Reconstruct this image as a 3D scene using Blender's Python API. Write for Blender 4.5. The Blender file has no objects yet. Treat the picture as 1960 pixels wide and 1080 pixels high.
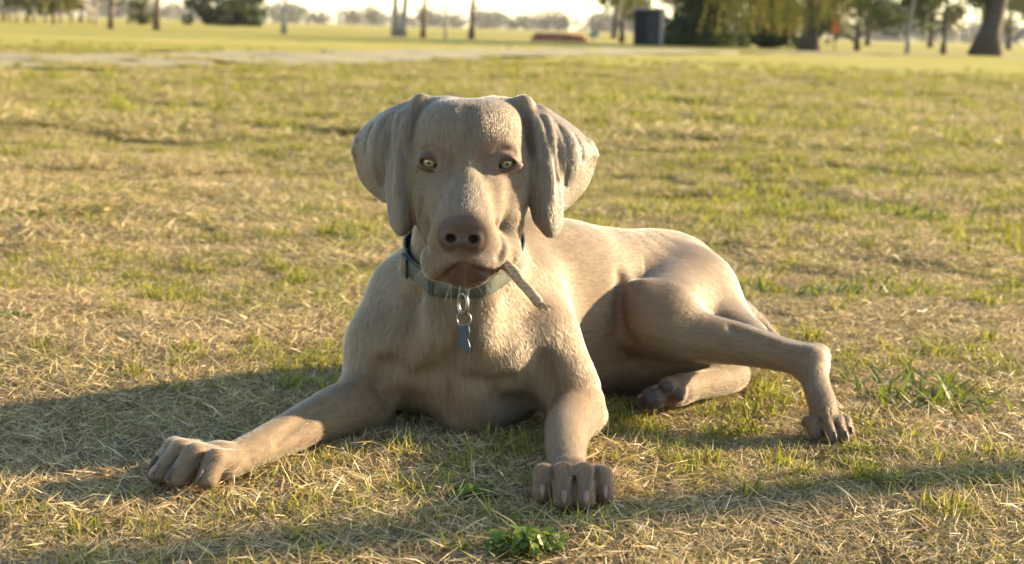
import bpy, math, random
import numpy as np
from mathutils import Vector, Matrix

# ------------------------------------------------------------------ camera
SC = bpy.context.scene
COL = SC.collection
FPX, CX, CY = 3130.0, 980.0, 540.0          # focal length and centre in photo pixels
CAMH = 0.55
PITCH, ROLL = math.atan(485.0 / FPX), math.radians(1.7)
_f = np.array((0, math.cos(PITCH), -math.sin(PITCH)))
_u0 = np.array((0, math.sin(PITCH), math.cos(PITCH)))
_r0 = np.array((1.0, 0, 0))
CR = math.cos(ROLL) * _r0 + math.sin(ROLL) * _u0
CU = -math.sin(ROLL) * _r0 + math.cos(ROLL) * _u0
CPOS = np.array((0, 0, CAMH))

cam_data = bpy.data.cameras.new('camera')
cam = bpy.data.objects.new('camera', cam_data)
COL.objects.link(cam)
cam.matrix_world = Matrix(((CR[0], CU[0], -_f[0], CPOS[0]), (CR[1], CU[1], -_f[1], CPOS[1]),
                           (CR[2], CU[2], -_f[2], CPOS[2]), (0, 0, 0, 1)))
cam_data.sensor_width = 36.0
cam_data.lens = 36.0 * FPX / 1960.0
cam_data.clip_start, cam_data.clip_end = 0.05, 6000.0
cam_data.dof.use_dof = True
cam_data.dof.focus_distance = 2.02
cam_data.dof.aperture_fstop = 7.2
SC.camera = cam

# ------------------------------------------------------------------ sky and sun
SUN_EL, SUN_AZ = math.radians(15.0), math.radians(23.0)     # azimuth: degrees behind the picture plane, from the right
SUN = Vector((math.cos(SUN_AZ) * math.cos(SUN_EL), math.sin(SUN_AZ) * math.cos(SUN_EL), math.sin(SUN_EL)))
world = bpy.data.worlds.new('World')
SC.world = world
world.use_nodes = True
_nt = world.node_tree
_bg = _nt.nodes['Background']
_sky = _nt.nodes.new('ShaderNodeTexSky')
_sky.sky_type = 'NISHITA'
_sky.sun_disc = False
_sky.sun_elevation = SUN_EL
_sky.sun_rotation = math.atan2(SUN.x, SUN.y)
_sky.air_density, _sky.dust_density, _sky.ozone_density = 1.0, 0.3, 1.2
_nt.links.new(_sky.outputs[0], _bg.inputs[0])
_bg.inputs[1].default_value = 0.108
sun_data = bpy.data.lights.new('sun', 'SUN')
sun_data.energy = 5.0
sun_data.angle = math.radians(0.6)
sun_data.color = (1.0, 0.80, 0.52)
sun = bpy.data.objects.new('sun', sun_data)
sun.rotation_euler = SUN.to_track_quat('Z', 'Y').to_euler()
sun.location = (20, 5, 8)
COL.objects.link(sun)
SC.view_settings.view_transform = 'Standard'
SC.view_settings.look = 'None'
SC.view_settings.gamma = 1.0
SC.view_settings.exposure = 2.15
SC.view_settings.use_curve_mapping = False
SC.render.engine = 'CYCLES'
SC.cycles.use_denoising = True
SC.cycles.max_bounces = 5
SC.cycles.transparent_max_bounces = 8
SC.cycles_curves.shape = 'RIBBONS'

# ------------------------------------------------------------------ helpers
RNG = np.random.default_rng(7)
random.seed(7)


def at(px, py, Y):
    """point seen at a photo pixel at depth Y"""
    d = _f * FPX + (px - CX) * CR - (py - CY) * CU
    return CPOS + d * (Y / d[1])


def ground_at(px, py, z=0.0):
    d = _f * FPX + (px - CX) * CR - (py - CY) * CU
    return CPOS + d * ((z - CAMH) / d[2])


def tag(o, label=None, cat=None, group=None, kind=None):
    for k, v in (('label', label), ('category', cat), ('group', group), ('kind', kind)):
        if v:
            o[k] = v
    return o


def empty(name, loc=(0, 0, 0)):
    o = bpy.data.objects.new(name, None)
    o.location = loc
    o.empty_display_size = 0.05
    COL.objects.link(o)
    return o


def mesh_np(name, V, F, smooth=True):
    """F: list of face index arrays all with the same vertex count, or a list of such arrays"""
    me = bpy.data.meshes.new(name)
    groups = F if isinstance(F, list) else [F]
    groups = [np.asarray(g, dtype=np.int32) for g in groups if len(g)]
    V = np.asarray(V, dtype=np.float32)
    me.vertices.add(len(V))
    me.vertices.foreach_set('co', V.ravel())
    loops = np.concatenate([g.ravel() for g in groups])
    sizes = np.concatenate([np.full(len(g), g.shape[1], np.int32) for g in groups])
    starts = np.concatenate([[0], np.cumsum(sizes)[:-1]]).astype(np.int32)
    me.loops.add(len(loops))
    me.loops.foreach_set('vertex_index', loops)
    me.polygons.add(len(sizes))
    me.polygons.foreach_set('loop_start', starts)
    me.polygons.foreach_set('use_smooth', np.full(len(sizes), smooth))
    me.update(calc_edges=True)
    return me


def link(name, me, m=None, parent=None, loc=None):
    o = bpy.data.objects.new(name, me)
    COL.objects.link(o)
    if m is not None:
        me.materials.append(m)
    if loc is not None:
        o.location = loc
    if parent is not None:
        o.parent = parent
        if loc is None:
            o.location = -Vector(parent.location)      # part given in world coordinates
    return o


def fattr(me, name, data, domain='POINT', typ='FLOAT'):
    a = me.attributes.new(name, typ, domain)
    data = np.asarray(data, dtype=np.float32)
    a.data.foreach_set('value' if typ == 'FLOAT' else 'color' if typ == 'FLOAT_COLOR' else 'vector', data.ravel())


def tube_vf(pts, rad, n=10, cap=True):
    """tube through points; returns verts, quads, tris"""
    pts = [np.asarray(p, float) for p in pts]
    if np.isscalar(rad):
        rad = [rad] * len(pts)
    V, Q, T = [], [], []
    t0 = pts[1] - pts[0]
    ref = np.array((0, 0, 1.0)) if abs(t0[2]) < 0.9 * np.linalg.norm(t0) else np.array((1.0, 0, 0))
    for i, p in enumerate(pts):
        t = pts[min(i + 1, len(pts) - 1)] - pts[max(i - 1, 0)]
        t = t / np.linalg.norm(t)
        a = np.cross(t, ref); a /= np.linalg.norm(a)
        b = np.cross(t, a)
        ref = np.cross(a, t)
        for k in range(n):
            w = 2 * math.pi * k / n
            V.append(p + rad[i] * (math.cos(w) * a + math.sin(w) * b))
    for i in range(len(pts) - 1):
        for k in range(n):
            Q.append((i * n + k, i * n + (k + 1) % n, (i + 1) * n + (k + 1) % n, (i + 1) * n + k))
    if cap:
        V.append(pts[0]); V.append(pts[-1])
        c0, c1 = len(V) - 2, len(V) - 1
        for k in range(n):
            T.append((c0, (k + 1) % n, k))
            T.append((c1, (len(pts) - 1) * n + k, (len(pts) - 1) * n + (k + 1) % n))
    return V, Q, T


class MB:
    """collects shapes into one mesh"""
    def __init__(s):
        s.V, s.Q, s.T = [], [], []

    def add(s, V, Q=(), T=()):
        o = len(s.V)
        s.V += [tuple(v) for v in V]
        s.Q += [tuple(i + o for i in q) for q in Q]
        s.T += [tuple(i + o for i in t) for t in T]
        return s

    def tube(s, pts, rad, n=10, cap=True):
        return s.add(*tube_vf(pts, rad, n, cap))

    def box(s, lo, hi):
        x0, y0, z0 = lo; x1, y1, z1 = hi
        V = [(x0, y0, z0), (x1, y0, z0), (x1, y1, z0), (x0, y1, z0), (x0, y0, z1), (x1, y0, z1), (x1, y1, z1), (x0, y1, z1)]
        return s.add(V, [(0, 3, 2, 1), (4, 5, 6, 7), (0, 1, 5, 4), (1, 2, 6, 5), (2, 3, 7, 6), (3, 0, 4, 7)])

    def mesh(s, name, smooth=False):
        return mesh_np(name, s.V, [np.array(s.Q, dtype=np.int32).reshape(-1, 4), np.array(s.T, dtype=np.int32).reshape(-1, 3)], smooth)

    def build(s, name, m, parent=None, loc=None, smooth=False):
        return link(name, s.mesh(name, smooth), m, parent, loc)


# ------------------------------------------------------------------ materials
def new_mat(name):
    m = bpy.data.materials.new(name)
    m.use_nodes = True
    nt = m.node_tree
    return m, nt, nt.nodes, nt.links, nt.nodes['Principled BSDF']


def ramp(ns, stops):
    r = ns.new('ShaderNodeValToRGB')
    e = r.color_ramp.elements
    while len(e) < len(stops):
        e.new(0.5)
    for el, (p, c) in zip(e, stops):
        el.position = p
        el.color = (*c, 1)
    return r


def noise_mat(name, stops, scale=8.0, detail=4.0, rough=0.8, bump=0.0, bscale=None, spec=0.3, metal=0.0, obj_coord=True):
    m, nt, ns, lk, b = new_mat(name)
    tc = ns.new('ShaderNodeTexCoord')
    nz = ns.new('ShaderNodeTexNoise')
    nz.inputs['Scale'].default_value = scale
    nz.inputs['Detail'].default_value = detail
    lk.new(tc.outputs['Object'], nz.inputs['Vector'])
    r = ramp(ns, stops)
    lk.new(nz.outputs['Fac'], r.inputs[0])
    lk.new(r.outputs[0], b.inputs['Base Color'])
    b.inputs['Roughness'].default_value = rough
    b.inputs['Specular IOR Level'].default_value = spec
    b.inputs['Metallic'].default_value = metal
    if bump:
        n2 = ns.new('ShaderNodeTexNoise')
        n2.inputs['Scale'].default_value = bscale or scale * 3
        n2.inputs['Detail'].default_value = 5
        lk.new(tc.outputs['Object'], n2.inputs['Vector'])
        bp = ns.new('ShaderNodeBump')
        bp.inputs['Strength'].default_value = bump
        bp.inputs['Distance'].default_value = 0.01
        lk.new(n2.outputs['Fac'], bp.inputs['Height'])
        lk.new(bp.outputs[0], b.inputs['Normal'])
    return m


def vnoise(x, y, seed=0):
    """smooth 2-D value noise, 0..1"""
    xi, yi = np.floor(x).astype(np.int64), np.floor(y).astype(np.int64)
    fx, fy = x - xi, y - yi
    fx, fy = fx * fx * (3 - 2 * fx), fy * fy * (3 - 2 * fy)

    def h(a, b):
        n = (a * 374761393 + b * 668265263 + seed * 1274126177) & 0x7fffffff
        n = ((n ^ (n >> 13)) * 1274126177) & 0x7fffffff
        return ((n ^ (n >> 16)) & 0xffff) / 65535.0
    return (h(xi, yi) * (1 - fx) + h(xi + 1, yi) * fx) * (1 - fy) + (h(xi, yi + 1) * (1 - fx) + h(xi + 1, yi + 1) * fx) * fy


def ground_z(x, y):
    """gentle unevenness of the lawn, fading out in the distance"""
    x, y = np.asarray(x, float), np.asarray(y, float)
    z = 0.016 * (vnoise(x * 2.1, y * 2.1, 3) - 0.5) + 0.012 * (vnoise(x * 5.3, y * 5.3, 5) - 0.5)
    far = np.clip((y - 3.2) / 3.0, 0, 1)
    z = z * (1 + 2.0 * far) + far * 0.05 * (vnoise(x * 0.7, y * 0.7, 9) - 0.5)
    return z - 0.015
# ================================================================== the dog
def pxr(r, Y):
    return r * Y / FPX


class Prim:
    """tapered capsule 'c', ellipsoid 'e' or thick triangle 't'"""
    def __init__(s, typ, P, R, k, flow=None, sub=False, rot=None, where='B', flat=None, late=False):
        s.late = late
        s.group = 0
        s.typ, s.P, s.R, s.k, s.sub, s.rot, s.where, s.flat = typ, [np.asarray(p, np.float32) for p in P], np.asarray(R, np.float32), k, sub, None if rot is None else np.asarray(rot, np.float32), where, flat
        if flow is None:
            flow = s.P[-1] - s.P[0] if typ in ('c', 'ch') else np.zeros(3)
        flow = np.asarray(flow, float)
        n = np.linalg.norm(flow)
        s.flow = flow / n if n > 0 else flow
        r = float(s.R.max())
        s.lo = np.min(s.P, axis=0) - r
        s.hi = np.max(s.P, axis=0) + r

    def dist(s, p):
        p = np.asarray(p, np.float32)
        if s.typ == 'ch':
            best = None
            for i in range(len(s.P) - 1):
                a, b = s.P[i], s.P[i + 1]
                ba = b - a
                t = np.clip(((p - a) @ ba) / max(ba @ ba, 1e-9), 0, 1)
                q = p - a - t[..., None] * ba
                d = np.sqrt((q * q).sum(-1)) - (s.R[i] + (s.R[i + 1] - s.R[i]) * t)
                best = d if best is None else np.minimum(best, d)
            return best
        if s.typ == 'c':
            a, b = s.P
            ba = b - a
            t = np.clip(((p - a) @ ba) / max(ba @ ba, 1e-9), 0, 1)
            q = p - a - t[..., None] * ba
            if s.flat is not None:
                d, f = np.asarray(s.flat[0], np.float32), np.float32(s.flat[1])
                q = q + (q @ d)[..., None] * (d * (f - 1.0))
            return np.sqrt((q * q).sum(-1)) - (s.R[0] + (s.R[1] - s.R[0]) * t)
        if s.typ == 'e':
            q = p - s.P[0]
            if s.rot is not None:
                q = q @ s.rot
            a = q / s.R
            k0 = np.sqrt((a * a).sum(-1))
            a = a / s.R
            k1 = np.sqrt((a * a).sum(-1)) + 1e-9
            return k0 * (k0 - 1.0) / k1
        a, b, c = s.P
        ba, cb, ac = b - a, c - b, a - c
        n = np.cross(ba, ac)
        pa, pb, pc = p - a, p - b, p - c
        ins = (np.sign(pa @ np.cross(ba, n)) + np.sign(pb @ np.cross(cb, n)) + np.sign(pc @ np.cross(ac, n))) < 2.0

        def seg(v, e):
            t = np.clip((v @ e) / (e @ e), 0, 1)
            q = v - t[..., None] * e
            return (q * q).sum(-1)
        d = np.where(ins, np.minimum(np.minimum(seg(pa, ba), seg(pb, cb)), seg(pc, ac)), (pa @ n) ** 2 / (n @ n))
        # radius blended between the corners
        if s.R.max() - s.R.min() > 1e-6:
            w = [1.0 / (((v * v).sum(-1)) + 1e-6) for v in (pa, pb, pc)]
            r = (w[0] * s.R[0] + w[1] * s.R[1] + w[2] * s.R[2]) / (w[0] + w[1] + w[2])
        else:
            r = s.R[0]
        return np.sqrt(d) - r


PRIMS = []


def cap(p1, r1, p2, r2, k=0.02, where='B', flow=None, sub=False, flat=None):
    """points as (px, py, depth), radii in photo pixels at that depth"""
    PRIMS.append(Prim('c', (at(*p1), at(*p2)), (pxr(r1, p1[2]), pxr(r2, p2[2])), k, flow, sub, None, where, flat))


def catmull(A, m):
    """smooth interpolation of a list of rows, m steps per span"""
    A = np.asarray(A, float)
    E = np.concatenate([[2 * A[0] - A[1]], A, [2 * A[-1] - A[-2]]])
    out = []
    for i in range(len(A) - 1):
        p0, p1, p2, p3 = E[i], E[i + 1], E[i + 2], E[i + 3]
        for t in np.arange(m) / m:
            out.append(0.5 * (2 * p1 + (p2 - p0) * t + (2 * p0 - 5 * p1 + 4 * p2 - p3) * t * t + (3 * p1 - p0 - 3 * p2 + p3) * t ** 3))
    out.append(A[-1])
    return np.array(out)


def chain(pts, k=0.02, where='B', flow=None, sub=False, m=3):
    rows = catmull([list(at(*p)) + [pxr(r, p[2])] for p, r in pts], m)
    PRIMS.append(Prim('ch', list(rows[:, :3]), rows[:, 3], k, flow, sub, None, where))


def ell(p, R, k=0.02, where='B', flow=(0, 0.3, -1), sub=False, rot=None):
    """radii in metres along x, y, z (or the columns of rot)"""
    PRIMS.append(Prim('e', (at(*p),), R, k, flow, sub, rot, where))


def rotm(x=0, y=0, z=0):
    return np.array(Matrix.Rotation(math.radians(z), 3, 'Z') @ Matrix.Rotation(math.radians(y), 3, 'Y') @ Matrix.Rotation(math.radians(x), 3, 'X'))


# ---- neck, chest, trunk
NA, NB = (899, 335, 2.145), (884, 600, 2.31)
chain([(NA, 98), ((891, 478, 2.235), 106), (NB, 148)], 0.03, 'HB')
cap((884, 600, 2.315), 138, (874, 670, 2.32), 160, 0.03)
ell((872, 630, 2.25), (0.098, 0.080, 0.09), 0.04)                    # forechest
ell((910, 740, 2.26), (0.076, 0.080, 0.066), 0.05)                   # brisket
cap((882, 640, 2.19), 50, (897, 785, 2.205), 50, 0.05)
ell((800, 675, 2.205), (0.040, 0.034, 0.042), 0.030)
ell((958, 680, 2.21), (0.042, 0.034, 0.042), 0.030)
cap((798, 838, 2.06), 40, (806, 832, 2.36), 42, 0.022, sub=True)                # armpit
#              # breastbone
cap((765, 560, 2.30), 54, (744, 655, 2.26), 72, 0.045)                # right shoulder (left in the picture)
cap((1000, 550, 2.32), 58, (1024, 650, 2.28), 66, 0.045)              # left shoulder
cap((960, 480, 2.42), 90, (1050, 550, 2.48), 112, 0.045)             # withers
chain([((900, 640, 2.36), 165), ((1010, 612, 2.46), 166), ((1118, 592, 2.56), 160), ((1200, 586, 2.62), 147), ((1268, 582, 2.68), 132)], 0.08, flow=(0.7, 0.7, -0.28))   # rib cage and loin
cap((1258, 580, 2.68), 116, (1362, 648, 2.70), 82, 0.06, flow=(0.8, 0.3, -0.5))      # rump
cap((1090, 690, 2.46), 62, (1230, 690, 2.56), 55, 0.07, flow=(0.7, 0.5, -0.2))       # belly
# ---- left hind leg (uppermost)
cap((1308, 560, 2.61), 92, (1266, 608, 2.44), 77, 0.022, flow=(0.5, 0.1, -0.8))
cap((1332, 582, 2.59), 80, (1345, 632, 2.50), 58, 0.04, flow=(0.6, 0, -0.7))
cap((1378, 624, 2.63), 54, (1398, 645, 2.58), 42, 0.04, flow=(0.6, 0, -0.7))
chain([((1246, 622, 2.42), 60), ((1330, 644, 2.41), 50), ((1420, 660, 2.40), 40), ((1492, 680, 2.37), 31), ((1546, 694, 2.345), 28)], 0.022)
cap((1372, 612, 2.55), 56, (1440, 642, 2.46), 28, 0.035, flow=(0.7, 0, -0.6))
chain([((1385, 632, 2.48), 40), ((1460, 654, 2.42), 21), ((1515, 668, 2.385), 15), ((1560, 678, 2.37), 16)], 0.020)  # tendon and heel
cap((1550, 694, 2.345), 29, (1568, 682, 2.362), 19, 0.018)
chain([((1553, 702, 2.34), 29), ((1563, 740, 2.30), 26), ((1573, 770, 2.26), 27), ((1579, 790, 2.235), 24)], 0.016)
# ---- right hind leg (folded underneath)
cap((1240, 650, 2.56), 90, (1330, 700, 2.50), 48, 0.04)
chain([((1412, 718, 2.50), 20), ((1390, 728, 2.47), 26), ((1335, 738, 2.42), 27), ((1290, 748, 2.375), 29)], 0.016)
cap((1230, 700, 2.50), 55, (1400, 712, 2.50), 22, 0.03)
# ---- tail
chain([((1415, 600, 2.73), 28), ((1452, 622, 2.72), 18), ((1482, 652, 2.70), 13), ((1520, 680, 2.66), 9), ((1545, 690, 2.63), 6)], 0.02)
# ---- left foreleg (right in the picture)
chain([((1040, 655, 2.26), 66), ((1088, 745, 2.235), 62), ((1108, 802, 2.215), 46)], 0.035)
cap((1108, 800, 2.22), 40, (1140, 808, 2.225), 22, 0.02)             # elbow
chain([((1098, 792, 2.20), 52), ((1087, 822, 2.10), 46), ((1083, 858, 2.00), 40), ((1086, 897, 1.928), 35), ((1089, 922, 1.895), 31)], 0.025)
# ---- right foreleg (left in the picture)
chain([((735, 665, 2.255), 66), ((712, 740, 2.225), 60), ((690, 790, 2.20), 44)], 0.035)
cap((690, 786, 2.205), 40, (722, 806, 2.21), 22, 0.02)
chain([((690, 772, 2.19), 54), ((640, 790, 2.14), 50), ((560, 826, 2.06), 40), ((505, 852, 2.005), 35), ((460, 874, 1.965), 33), ((428, 895, 1.935), 29)], 0.025)


# ---- paws
CLAWS = []
PADS = []


def paw(base, fwd, size, spread, toes, where='B', k=0.006, tilt=0.0, claw_len=1.0, mat=None):
    """base: world point on the ground under the wrist end; fwd: direction of the middle toes"""
    f = np.asarray(fwd, float); f = f / np.linalg.norm(f)
    z0 = np.array((0, 0, 1.0))
    l = np.cross(f, z0); l /= np.linalg.norm(l)
    u = np.cross(l, f)
    if tilt:
        R = np.array(Matrix.Rotation(tilt, 3, Vector(f)))
        l, u = R @ l, R @ u
    W = lambda x, y, z: base + size * (x * f + y * l + z * u)
    PRIMS.append(Prim('c', (W(0.012, 0, 0.020), W(0.036, 0, 0.018)), (size * 0.022, size * 0.019), 0.016, f, False, None, where, (u, 1.15)))
    for y, ln, kz, tz in toes:
        y2 = y * (1 + spread)
        A = W(0.020, y, 0.025)
        B = W(0.030 + 0.5 * (ln - 0.03), y * (1 + 0.5 * spread), kz)
        C = W(ln, y2, tz)
        r0, r1, r2 = size * 0.0118, size * 0.0126, size * 0.0114
        PRIMS.append(Prim('c', (A, B), (r0, r1), 0.003, f, False, None, where))
        PRIMS.append(Prim('c', (B, C), (r1, r2), 0.002, f, False, None, where))
        d = (C - B) / np.linalg.norm(C - B)
        cdir = d * 0.75 + f * 0.5 - u * 0.35
        cdir /= np.linalg.norm(cdir)
        CLAWS.append((C + u * size * 0.0085 + f * size * 0.0085, cdir, size * 0.0092 * claw_len, size * 0.0030))
        PADS.append((C - u * size * 0.008 + d * size * 0.004, size * 0.0125))
    ys = [t[0] for t in toes]
    for a, b in zip(ys[:-1], ys[1:]):
        ym = 0.5 * (a + b)
        PRIMS.append(Prim('c', (W(0.034, ym * (1 + 0.4 * spread), 0.046), W(0.084, ym * (1 + spread), 0.020)), (size * 0.0016, size * 0.0032), 0.003, None, True, None, where))
    return W


T4 = [(-0.0290, 0.056, 0.029, 0.0130), (-0.0100, 0.076, 0.035, 0.0125), (0.0100, 0.076, 0.035, 0.0125), (0.0290, 0.056, 0.029, 0.0130)]
g1 = at(1091, 948, 1.912); g1[2] = 0.0
paw(g1, (0.02, -1, 0), 1.10, 0.12, T4)
g2 = at(434, 922, 1.945); g2[2] = 0.0
paw(g2, (-0.62, -0.78, 0), 1.10, 0.36, [(-0.0280, 0.062, 0.031, 0.0130), (-0.0095, 0.082, 0.035, 0.0130), (0.0095, 0.082, 0.035, 0.0130), (0.0280, 0.062, 0.031, 0.0130)], claw_len=1.15)
g3 = at(1563, 792, 2.268); g3[2] = -0.004
paw(g3, (0.34, -1, -0.05), 0.80, 0.12, T4)
g4 = at(1265, 756, 2.36)
cap((1302, 746, 2.39), 26, (1268, 756, 2.37), 22, 0.010)
cap((1272, 752, 2.37), 20, (1247, 764, 2.338), 23, 0.002)
cap((1292, 738, 2.38), 18, (1276, 740, 2.343), 17, 0.002)
cap((1304, 744, 2.38), 15, (1300, 757, 2.346), 14, 0.002)
cap((1258, 764, 2.37), 14, (1226, 776, 2.342), 13, 0.002)
SOLE = [(at(1246, 768, 2.325), 0.015), (at(1275, 742, 2.332), 0.011), (at(1300, 760, 2.337), 0.008), (at(1224, 779, 2.334), 0.008)]
for cx_, cy_, cY in ((1228, 757, 2.332), (1254, 741, 2.332)):
    CLAWS.append((at(cx_, cy_, cY), np.array((-0.7, -0.7, -0.1)), 0.009, 0.0034))
# dew claw pad of the right foreleg
cap((476, 885, 1.985), 14, (468, 903, 1.97), 9, 0.006)

# ---- head
H = 'H'
ell((900, 280, 2.128), (0.077, 0.088, 0.058), 0.02, H, (0, 0.5, 0.6))
ell((898, 266, 2.088), (0.064, 0.050, 0.046), 0.02, H, (0, 0.5, 0.9))
ell((858, 234, 2.118), (0.036, 0.05, 0.026), 0.02, H, (0, 0.6, 0.6))
ell((944, 234, 2.118), (0.036, 0.05, 0.026), 0.02, H, (0, 0.6, 0.6))
cap((828, 290, 2.062), 21, (857, 297, 2.052), 17, 0.010, H, (-0.5, 0.4, 0.8))       # brows
cap((965, 291, 2.062), 21, (936, 299, 2.052), 17, 0.010, H, (0.5, 0.4, 0.8))
cap((820, 330, 2.096), 46, (836, 405, 2.070), 40, 0.022, H, (-0.3, 0.6, -0.6))       # cheeks
cap((978, 332, 2.096), 46, (962, 405, 2.070), 40, 0.022, H, (0.3, 0.6, -0.6))
cap((830, 375, 2.12), 48, (844, 450, 2.080), 38, 0.02, H, (-0.2, 0.6, -0.7))        # jaw
cap((968, 375, 2.12), 48, (950, 450, 2.080), 38, 0.02, H, (0.2, 0.6, -0.7))
cap((896, 312, 2.066), 40, (887, 420, 1.998), 44, 0.016, H, (0, 0.55, 0.8))         # bridge
cap((866, 352, 2.062), 44, (864, 440, 2.006), 44, 0.018, H, (-0.4, 0.7, 0.3))
cap((926, 352, 2.062), 44, (912, 440, 2.006), 44, 0.018, H, (0.4, 0.7, 0.3))
cap((864, 462, 2.008), 42, (843, 500, 2.020), 33, 0.014, H, (-0.5, 0.6, -0.4))      # right flew (picture left)
cap((843, 498, 2.020), 33, (836, 510, 2.050), 30, 0.014, H, (-0.5, 0.6, -0.4))
cap((906, 465, 2.008), 42, (938, 486, 2.022), 33, 0.014, H, (0.5, 0.6, -0.3))       # left flew
cap((938, 478, 2.030), 34, (965, 484, 2.050), 26, 0.012, H, (0.6, 0.6, -0.3))
cap((960, 440, 2.07), 34, (970, 480, 2.056), 23, 0.018, H, (0.6, 0.6, -0.3))
chain([((848, 508, 2.006), 20), ((864, 495, 1.995), 20), ((880, 487, 1.988), 18), ((890, 487, 1.988), 18), ((906, 494, 1.995), 21), ((930, 501, 2.006), 22), ((956, 500, 2.03), 20)], 0.007, H, (0, 0.5, -0.6))
cap((872, 522, 2.010), 20, (912, 523, 2.010), 20, 0.006, H, (0, 0.6, -0.7))         # lower lip and chin
cap((890, 518, 2.02), 32, (890, 470, 2.14), 50, 0.02, H, (0, 1, -0.1))
cap((920, 522, 2.012), 17, (958, 506, 2.045), 15, 0.006, H, (0, 0.6, -0.7))
# hollows: between the brows, inside the eye corners, in front of the cheeks
cap((899, 205, 2.056), 5, (897, 285, 2.028), 5, 0.016, H, sub=True)
for sx in (-1, 1):
    ell((896 + sx * 33, 318, 2.026), (0.0075, 0.012, 0.011), 0.014, H, sub=True)
    cap((896 + sx * 58, 350, 2.018), 6, (890 + sx * 72, 425, 2.006), 6, 0.024, H, sub=True)
    pass
# nose leather
ell((885, 446, 1.990), (0.0276, 0.0175, 0.0230), 0.004, H, (0, 1, 0), rot=rotm(x=-20))
ell((866, 456, 1.982), (0.0138, 0.0120, 0.0150), 0.004, H, (0, 1, 0))
ell((904, 458, 1.982), (0.0138, 0.0120, 0.0150), 0.004, H, (0, 1, 0))
cap((884, 462, 1.973), 9, (884, 482, 1.980), 8, 0.005, H, (0, 1, 0))
for sx, px_, py_ in ((-1, 863, 456), (1, 906, 458)):
    ell((px_, py_ + 1, 1.972), (0.0064, 0.020, 0.0052), 0.003, H, sub=True)
    cap((px_ + 6 * sx, py_ + 4, 1.962), 4, (px_ + 21 * sx, py_ + 1, 1.970), 2.6, 0.003, H, sub=True)
cap((884.5, 462, 1.963), 3.0, (884, 502, 1.973), 3.2, 0.003, H, sub=True)
# mouth slit below the flews
chain([((838, 536, 2.012), 4), ((852, 528, 1.998), 5), ((868, 513, 1.990), 6), ((886, 508, 1.985), 6), ((915, 517, 1.990), 6), ((946, 522, 2.005), 6), ((972, 510, 2.03), 6)], 0.004, H, sub=True)
# eyes: lids as shells, opening cut out
EYES = [((823, 309, 2.064), -1), ((969, 311, 2.064), 1)]
EYE_R = 0.0117
for (ex, ey, eY), sx in EYES:
    c0 = at(ex, ey, eY)
    PRIMS.append(Prim('e', (c0,), (EYE_R + 0.0026,) * 3, 0.010, (sx, 0.4, 0.2), False, None, H))
    # lids, slightly swollen
    chain([((ex - 24, ey + 3 - 3 * sx, eY - 0.008), 3.5), ((ex - 10, ey - 11, eY - 0.0155), 3), ((ex + 8, ey - 11, eY - 0.0155), 3), ((ex + 24, ey + 3 + 3 * sx, eY - 0.008), 3.5)], 0.006, H, (sx, 0.3, 0.3))
    chain([((ex - 24, ey + 3 - 3 * sx, eY - 0.008), 4), ((ex - 9, ey + 12, eY - 0.0145), 2.5), ((ex + 9, ey + 12, eY - 0.0145), 2.5), ((ex + 24, ey + 3 + 3 * sx, eY - 0.008), 4)], 0.006, H, (sx, 0.3, -0.3))
    c = c0 + np.array((sx * 0.0004, -0.013, -0.0016))
    PRIMS.append(Prim('e', (c,), (0.0120, 0.0122, 0.0047), 0.0015, None, True, rotm(y=-sx * 15), H))
    PRIMS.append(Prim('e', (c0,), (EYE_R - 0.0010,) * 3, 0.0006, None, False, None, H, None, True))

# ears
EAR = [0]


def ear_sheet(rows, r, k=0.006, m=3):
    EAR[0] += 1
    G = np.array([[at(*q) for q in row] for row in rows])
    G = np.array([catmull(G[:, j], m) for j in range(G.shape[1])]).transpose(1, 0, 2)
    G = np.array([catmull(G[i], m) for i in range(G.shape[0])])
    for i in range(G.shape[0] - 1):
        for j in range(G.shape[1] - 1):
            a, b, c, d = G[i, j], G[i, j + 1], G[i + 1, j], G[i + 1, j + 1]
            fl = c + d - a - b
            PRIMS.append(Prim('t', (a, b, c), (r, r, r), k, fl, False, None, H))
            PRIMS.append(Prim('t', (b, d, c), (r, r, r), k, fl, False, None, H))
            PRIMS[-1].group = PRIMS[-2].group = EAR[0]


# right ear (picture left): outer flap swinging out, then the front fold hanging
ear_sheet([
    [(812, 196, 2.128), (790, 198, 2.134), (770, 205, 2.130), (750, 212, 2.140), (728, 224, 2.155)],
    [(800, 215, 2.118), (778, 222, 2.100), (758, 228, 2.112), (730, 236, 2.116), (700, 248, 2.142)],
    [(789, 250, 2.100), (770, 258, 2.090), (750, 264, 2.106), (718, 270, 2.106), (682, 278, 2.142)],
    [(781, 300, 2.096), (764, 306, 2.086), (746, 310, 2.104), (716, 312, 2.108), (684, 308, 2.160)],
    [(782, 345, 2.094), (765, 346, 2.086), (750, 348, 2.106), (726, 350, 2.118), (700, 350, 2.158)],
    [(786, 385, 2.092), (768, 386, 2.085), (755, 386, 2.102), (746, 384, 2.116), (734, 380, 2.138)],
], 0.0046)
ear_sheet([
    [(786, 310, 2.094), (766, 310, 2.083), (748, 312, 2.096)],
    [(788, 345, 2.092), (767, 347, 2.080), (746, 348, 2.094)],
    [(790, 385, 2.091), (769, 388, 2.078), (749, 388, 2.092)],
    [(789, 418, 2.090), (769, 421, 2.077), (752, 420, 2.090)],
    [(782, 434, 2.088), (769, 437, 2.079), (758, 434, 2.088)],
    [(774, 443, 2.086), (769, 444, 2.082), (765, 443, 2.086)],
], 0.0055, 0.005)
chain([((806, 197, 2.126), 10), ((786, 226, 2.100), 7), ((778, 285, 2.088), 6), ((780, 345, 2.086), 6), ((785, 400, 2.086), 5)], 0.007, H)
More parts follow.
